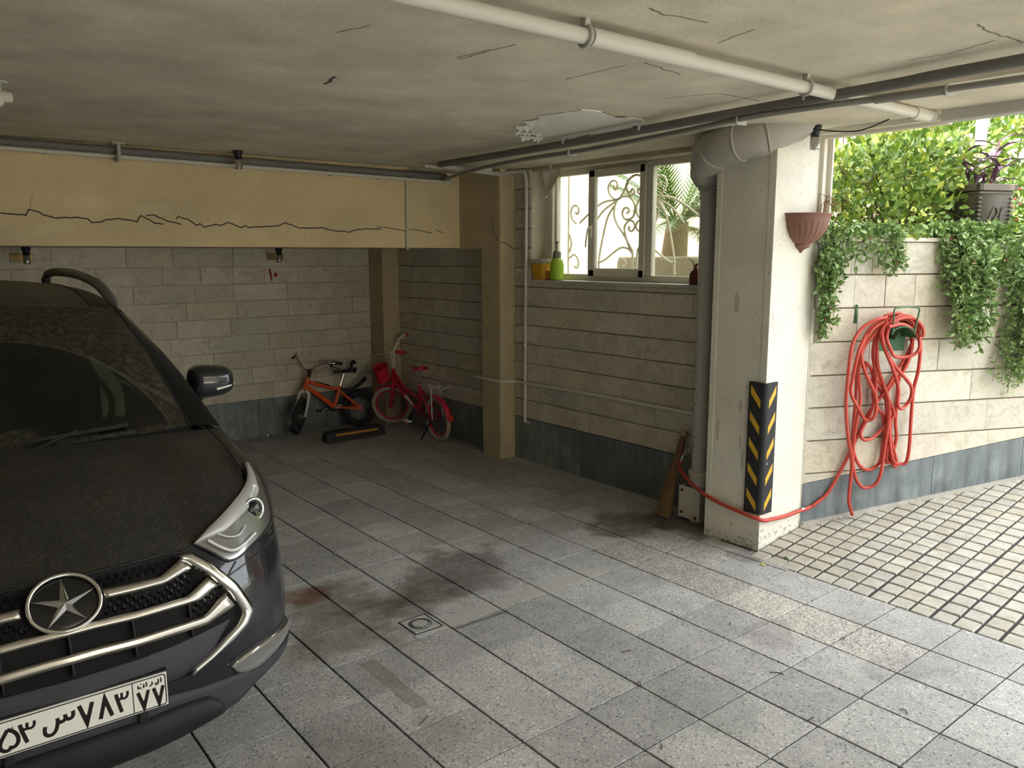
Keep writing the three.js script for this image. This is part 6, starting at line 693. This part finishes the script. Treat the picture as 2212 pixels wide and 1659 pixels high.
  // square dark planter with purple leaves
  { const g = thing('square_planter', 'dark embossed square planter pot on the garden bed', 'planter', B(1.485, 1.95, -0.3).toArray()); g.rotation.y = -0.41; const pm = std({ color: lin(0.085, 0.075, 0.06), roughness: 0.6, bumpMap: T.rough, bumpScale: 0.004 });
    part('planter_body', place(new THREE.CylinderGeometry(0.205, 0.175, 0.4, 4, 1), [0, 0.2, 0], [0, Math.PI / 4, 0]), pm, g); part('planter_rim', [rbx(-0.165, 0.165, 0.36, 0.405, -0.165, -0.13, 0.004), rbx(-0.165, 0.165, 0.36, 0.405, 0.13, 0.165, 0.004), rbx(-0.165, -0.13, 0.36, 0.405, -0.165, 0.165, 0.004), rbx(0.13, 0.165, 0.36, 0.405, -0.165, 0.165, 0.004), rbx(-0.155, 0.155, 0.34, 0.352, 0.13, 0.152, 0.002), rbx(-0.155, 0.155, 0.34, 0.352, -0.152, -0.13, 0.002), rbx(-0.152, -0.13, 0.34, 0.352, -0.155, 0.155, 0.002), rbx(0.13, 0.152, 0.34, 0.352, -0.155, 0.155, 0.002)], std({ color: lin(0.12, 0.1, 0.075), roughness: 0.6 }), g);
    for (const [x, z] of [[1, 1], [-1, 1], [1, -1], [-1, -1]]) part('corner_ribs', Array.from({ length: 11 }, (_, i) => rbx(x * 0.138 - 0.014, x * 0.138 + 0.014, 0.02 + i * 0.028, 0.036 + i * 0.028, z * 0.138 - 0.014, z * 0.138 + 0.014, 0.004)), pm, g); for (const [sx, sz, ry] of [[0, 0.14, 0], [-0.14, 0, -Math.PI / 2]]) part('relief_scroll', [place(curl([[-0.08, 0.05, 0], [-0.04, 0.14, 0], [0.0, 0.22, 0], [0.03, 0.18, 0], [0.0, 0.12, 0], [0.06, 0.06, 0]], 0.008, 30, 6), [sx, 0.03, sz], [0, ry, 0]), place(curl([[0.07, 0.22, 0], [0.05, 0.14, 0], [0.08, 0.08, 0]], 0.007, 20, 6), [sx, 0.03, sz], [0, ry, 0])], pm, g); part('planter_soil', bx(-0.125, 0.125, 0.35, 0.385, -0.125, 0.125), M.soil, g);
    const r = rng(131), pp = thing('purple_plant', 'purple long-leaved plant growing in the dark square planter', 'plant', B(1.485, 2.335, -0.3).toArray()), pur = leafMat({ color: lin(0.12, 0.05, 0.11), transmission: 0.15 });
    const stalk = (x, z, h, lx, lz) => { const tip = V(x + lx, h, z + lz); part('stem', curl([V(x, 0, z), V(x + lx * 0.3, h * 0.5, z + lz * 0.3), tip], 0.006, 10, 6), std({ color: lin(0.15, 0.07, 0.12), roughness: 0.7 }), pp); const n = Math.ceil(h / 0.05) + 2; for (let i = 0; i < n; i++) { const t = (i + 0.6) / n, o = V(x, 0, z).lerp(tip, t), a = i * 2.4 + r() * 0.6, len = 0.17 + 0.1 * r(), upb = 0.5 + 0.6 * r(), d = V(Math.cos(a), 0, Math.sin(a)), w = 0.036; part('leaf', grid(4, 8, (u, v) => { const q = (u - 0.5) * 2, ww = w * Math.sin(Math.PI * Math.min(0.98, v * 0.9 + 0.1)) * 0.5, side = V(-d.z, 0, d.x); return o.clone().addScaledVector(d, len * v).addScaledVector(side, q * ww).add(V(0, len * upb * v * (1.25 - v) + Math.abs(q) * ww * 0.5, 0)); }), pur, pp); } };
    stalk(0.06, 0.04, 0.34, 0.05, 0.02); stalk(-0.08, 0.0, 0.16, -0.05, 0.02); stalk(0.0, 0.07, 0.14, 0.02, 0.05); stalk(-0.02, -0.06, 0.24, -0.02, -0.06); stalk(0.09, -0.03, 0.2, 0.1, 0.02); }
  solo('white_post', sweep([B(1.98, 1.5, -0.85), B(1.96, 4.6, -0.85)], 0.042, 18), std({ color: lin(0.85, 0.85, 0.82), roughness: 0.5 }), 'white round post standing behind the dark planter', 'post');
  // taller planting behind
  const H = (x, y, z) => V(x, y, z);
  shrub('leafy_tree', 'bright lime leafy tree rising behind the white post', B(2.0, 1.5, -2.6), L([[0, 1.6, 0, 0.6], [0.6, 1.3, 0, 0.55], [1.2, 1.5, 0.1, 0.55], [0.2, 1.0, 0.2, 0.5], [1.0, 0.9, 0.2, 0.5], [-0.2, 2.2, 0, 0.5], [0.8, 2.1, 0, 0.5]]), 3000, G3, LIME, 141, 'tree');
  shrub('leafy_tree', 'mid green leafy tree at the far end of the bed', B(2.9, 1.5, -1.6), L([[-0.7, 1.2, 0.1, 0.45], [-0.2, 1.5, 0, 0.55], [0.4, 1.2, 0, 0.5], [0.1, 0.7, 0.2, 0.45], [-0.6, 0.6, 0.25, 0.42], [0.9, 0.9, 0, 0.5], [-0.9, 1.8, 0, 0.4], [0.3, 2.0, 0, 0.5]]), 3200, G3, GREEN.concat(LIME), 142, 'tree');
  shrub('leafy_shrub', 'yellow green leafy shrub between the round shrub and the white post', B(1.35, 1.6, -1.25), L([[-0.3, 0.9, 0, 0.26], [0.05, 0.98, 0, 0.28], [0.0, 0.6, 0.1, 0.3], [0.35, 0.75, 0, 0.26], [-0.35, 0.55, 0, 0.26], [0.6, 0.5, 0.1, 0.24]]), 1500, G1, LIME, 143);
  shrub('flowering_shrub', 'green shrub with red flowers behind the dark planter', B(1.9, 1.7, -0.45), L([[-0.25, 0.4, 0, 0.22], [0.05, 0.5, 0, 0.25], [0.3, 0.42, 0, 0.22], [-0.1, 0.2, 0.12, 0.22], [0.25, 0.2, 0.1, 0.22], [0.55, 0.3, 0, 0.25]]), 1500, G1, GREEN, 144);
  { const g = scene.children[scene.children.length - 1], r = rng(145); for (let i = 0; i < 16; i++) { const p = PW.at(-0.4 + 0.5 * r(), 0, 0.15 + 0.05 * r()).sub(PW.at(0, 0, 0)); part('flower', new THREE.SphereGeometry(0.009, 8, 6).translate(p.x, 0.35 + 0.35 * r(), p.z), std({ color: lin(0.75, 0.04, 0.06), roughness: 0.6 }), g, 'small red flower'); } }
  { const r = rng(151), g = thing('strap_leaf_plant', 'tall pale strap-leaved plant beside the entrance pillar', 'plant', B(0.22, 1.6, -0.8).toArray()), sm = leafMat({ color: lin(0.22, 0.34, 0.08) }); for (let i = 0; i < 16; i++) { const a = r() * 6.283, h = 0.75 + 0.5 * r(), d = V(Math.cos(a), 0, Math.sin(a)), o = V(0.05 * (r() - 0.5), 0, 0.05 * (r() - 0.5)), lean = 0.1 + 0.35 * r(); part('leaf', grid(2, 10, (u, v) => o.clone().addScaledVector(d, lean * v * v).addScaledVector(V(-d.z, 0, d.x), (u - 0.5) * 0.05 * Math.sin(Math.PI * Math.min(0.97, 0.15 + v * 0.85))).add(V(0, h * v * (1.15 - 0.3 * v * lean * 2), 0))), sm, g); } for (let i = 0; i < 5; i++) part('flower', place(new THREE.ConeGeometry(0.035, 0.06, 6), [0.22 + 0.06 * (r() - 0.5), 1.12 + 0.05 * (r() - 0.5), -0.08 + 0.06 * (r() - 0.5)], [r() * 2, r(), r() * 2]), std({ color: lin(0.8, 0.05, 0.02), roughness: 0.6 }), g, 'bright red flower'); }
  // palm seen through the window
  { const r = rng(161), g = thing('palm', 'spiky palm in the garden seen through the window', 'palm', [2.4, 1.5, -2.72]), pm = leafMat({ color: lin(0.14, 0.26, 0.05) }), tk = std({ color: lin(0.36, 0.28, 0.18), roughness: 1, bumpMap: T.rough, bumpScale: 0.03 }); part('trunk', sweep([V(0, 0, 0), V(0, 0.3, 0), V(0.02, 0.68, 0.02)], (t) => 0.15 - 0.05 * t, 14), tk, g);
    for (let i = 0; i < 30; i++) { const a = i * 2.399, el = 0.15 + 1.15 * ((i * 7) % 30) / 30, len = 0.75 + 0.25 * r(), d = V(Math.cos(a) * Math.cos(el), Math.sin(el), Math.sin(a) * Math.cos(el)), o = V(0.02, 0.62, 0.02), sp = Array.from({ length: 12 }, (_, k) => o.clone().addScaledVector(d, len * k / 11).add(V(0, -0.3 * (k / 11) ** 2 * Math.cos(el), 0))), geos = [sweep(sp, (t) => 0.009 - 0.006 * t, 4, false)]; for (let k = 3; k < 12; k++) for (const s of [-1, 1]) for (const f of [0, 0.5]) { const t = sp[k].clone().sub(sp[k - 1]).normalize(), side = t.clone().cross(up).normalize().multiplyScalar(s), p = sp[k].clone().lerp(sp[k - 1], f), l = 0.26 * Math.sin(Math.PI * (0.15 + 0.8 * k / 11)), e = p.clone().addScaledVector(side, l * 0.75).addScaledVector(t, l * 0.75).add(V(0, -0.04, 0)), w = t.clone().multiplyScalar(0.013), gg = new THREE.BufferGeometry(); gg.setAttribute('position', new THREE.Float32BufferAttribute([p.x - w.x, p.y - w.y, p.z - w.z, p.x + w.x, p.y + w.y, p.z + w.z, e.x, e.y, e.z], 3)); gg.computeVertexNormals(); geos.push(gg); } part('frond', geos, pm, g); } }
  solo('garden_box', rbx(2.1, 2.8, 1.5, 1.86, -3.15, -2.2, 0.02), M.facade, 'cream masonry plant box at the foot of the palm', 'plant box');
  shrub('leafy_shrub', 'yellow green leafy shrub beside the palm outside the window', H(2.6, 1.5, -2.0), [[0, 0.35, 0, 0.26], [0.1, 0.6, -0.1, 0.25], [0.2, 0.4, 0.2, 0.25], [-0.1, 0.55, 0.15, 0.22]], 900, G1, LIME, 171);
}
// ---------------------------------------------------------------- small litter
{
  const r = rng(201), dry = std({ color: lin(0.55, 0.5, 0.16), roughness: 0.8 }), twig = std({ color: lin(0.05, 0.035, 0.025), roughness: 0.9 }), pale = std({ color: lin(0.6, 0.55, 0.42), roughness: 0.8 });
  const leaf = (x, z, mat, s, label, y = 0.002) => { const g = grid(4, 4, (u, v) => V((u - 0.5) * s * Math.sin(Math.PI * (0.1 + 0.8 * v)), y + 0.35 * s * Math.sin(u * 3) * (0.3 + 0.4 * v), (v - 0.5) * s * 1.4)); solo('fallen_leaf', g.rotateY(r() * 6).translate(x, 0, z), mat, label, 'leaf'); };
  leaf(0.636, -0.469, dry, 0.03, 'curled yellow leaf on the floor tiles at the foot of the ramp'); leaf(0.8, -0.41, std({ color: lin(0.08, 0.14, 0.04), roughness: 0.8 }), 0.03, 'small green leaf on the first ramp blocks', 0.018); leaf(1.52, -0.47, pale, 0.02, 'pale scrap on the ramp by the planter wall', 0.115);
  const sticks = [[-1.0, 0.02, 0.05], [-0.84, -0.25, 0.05], [-0.45, 0.3, 0.06], [-1.62, -2.6, 0.05], [-1.25, 0.35, 0.03], [-0.62, 0.62, 0.05], [-0.2, -0.1, 0.03], [0.1, 0.35, 0.035], [-0.3, 0.85, 0.04], [-1.9, -0.35, 0.06]];
  for (const [x, z, l] of sticks) { const a = r() * 6.28, g = curl([[x, 0.004, z], [x + Math.cos(a) * l * 0.5 + 0.006, 0.006, z + Math.sin(a) * l * 0.5], [x + Math.cos(a) * l, 0.004, z + Math.sin(a) * l]], 0.0022, 8, 4); solo('twig', g, twig, 'tiny dark twig lying on the grey floor tiles', 'twig', 'twigs scattered on the floor'); }
  for (const [x, z] of [[-1.52, -1.02], [-1.7, -2.25], [-1.3, -2.2]]) { const a = r() * 6.28; solo('straw', curl([[x, 0.003, z], [x + Math.cos(a) * 0.06, 0.004, z + Math.sin(a) * 0.06], [x + Math.cos(a) * 0.13, 0.003, z + Math.sin(a) * 0.12]], 0.0015, 8, 4), pale, 'pale straw lying on the floor tiles near the drain', 'straw', 'straws on the floor'); }
}
renderer.render(scene, camera);
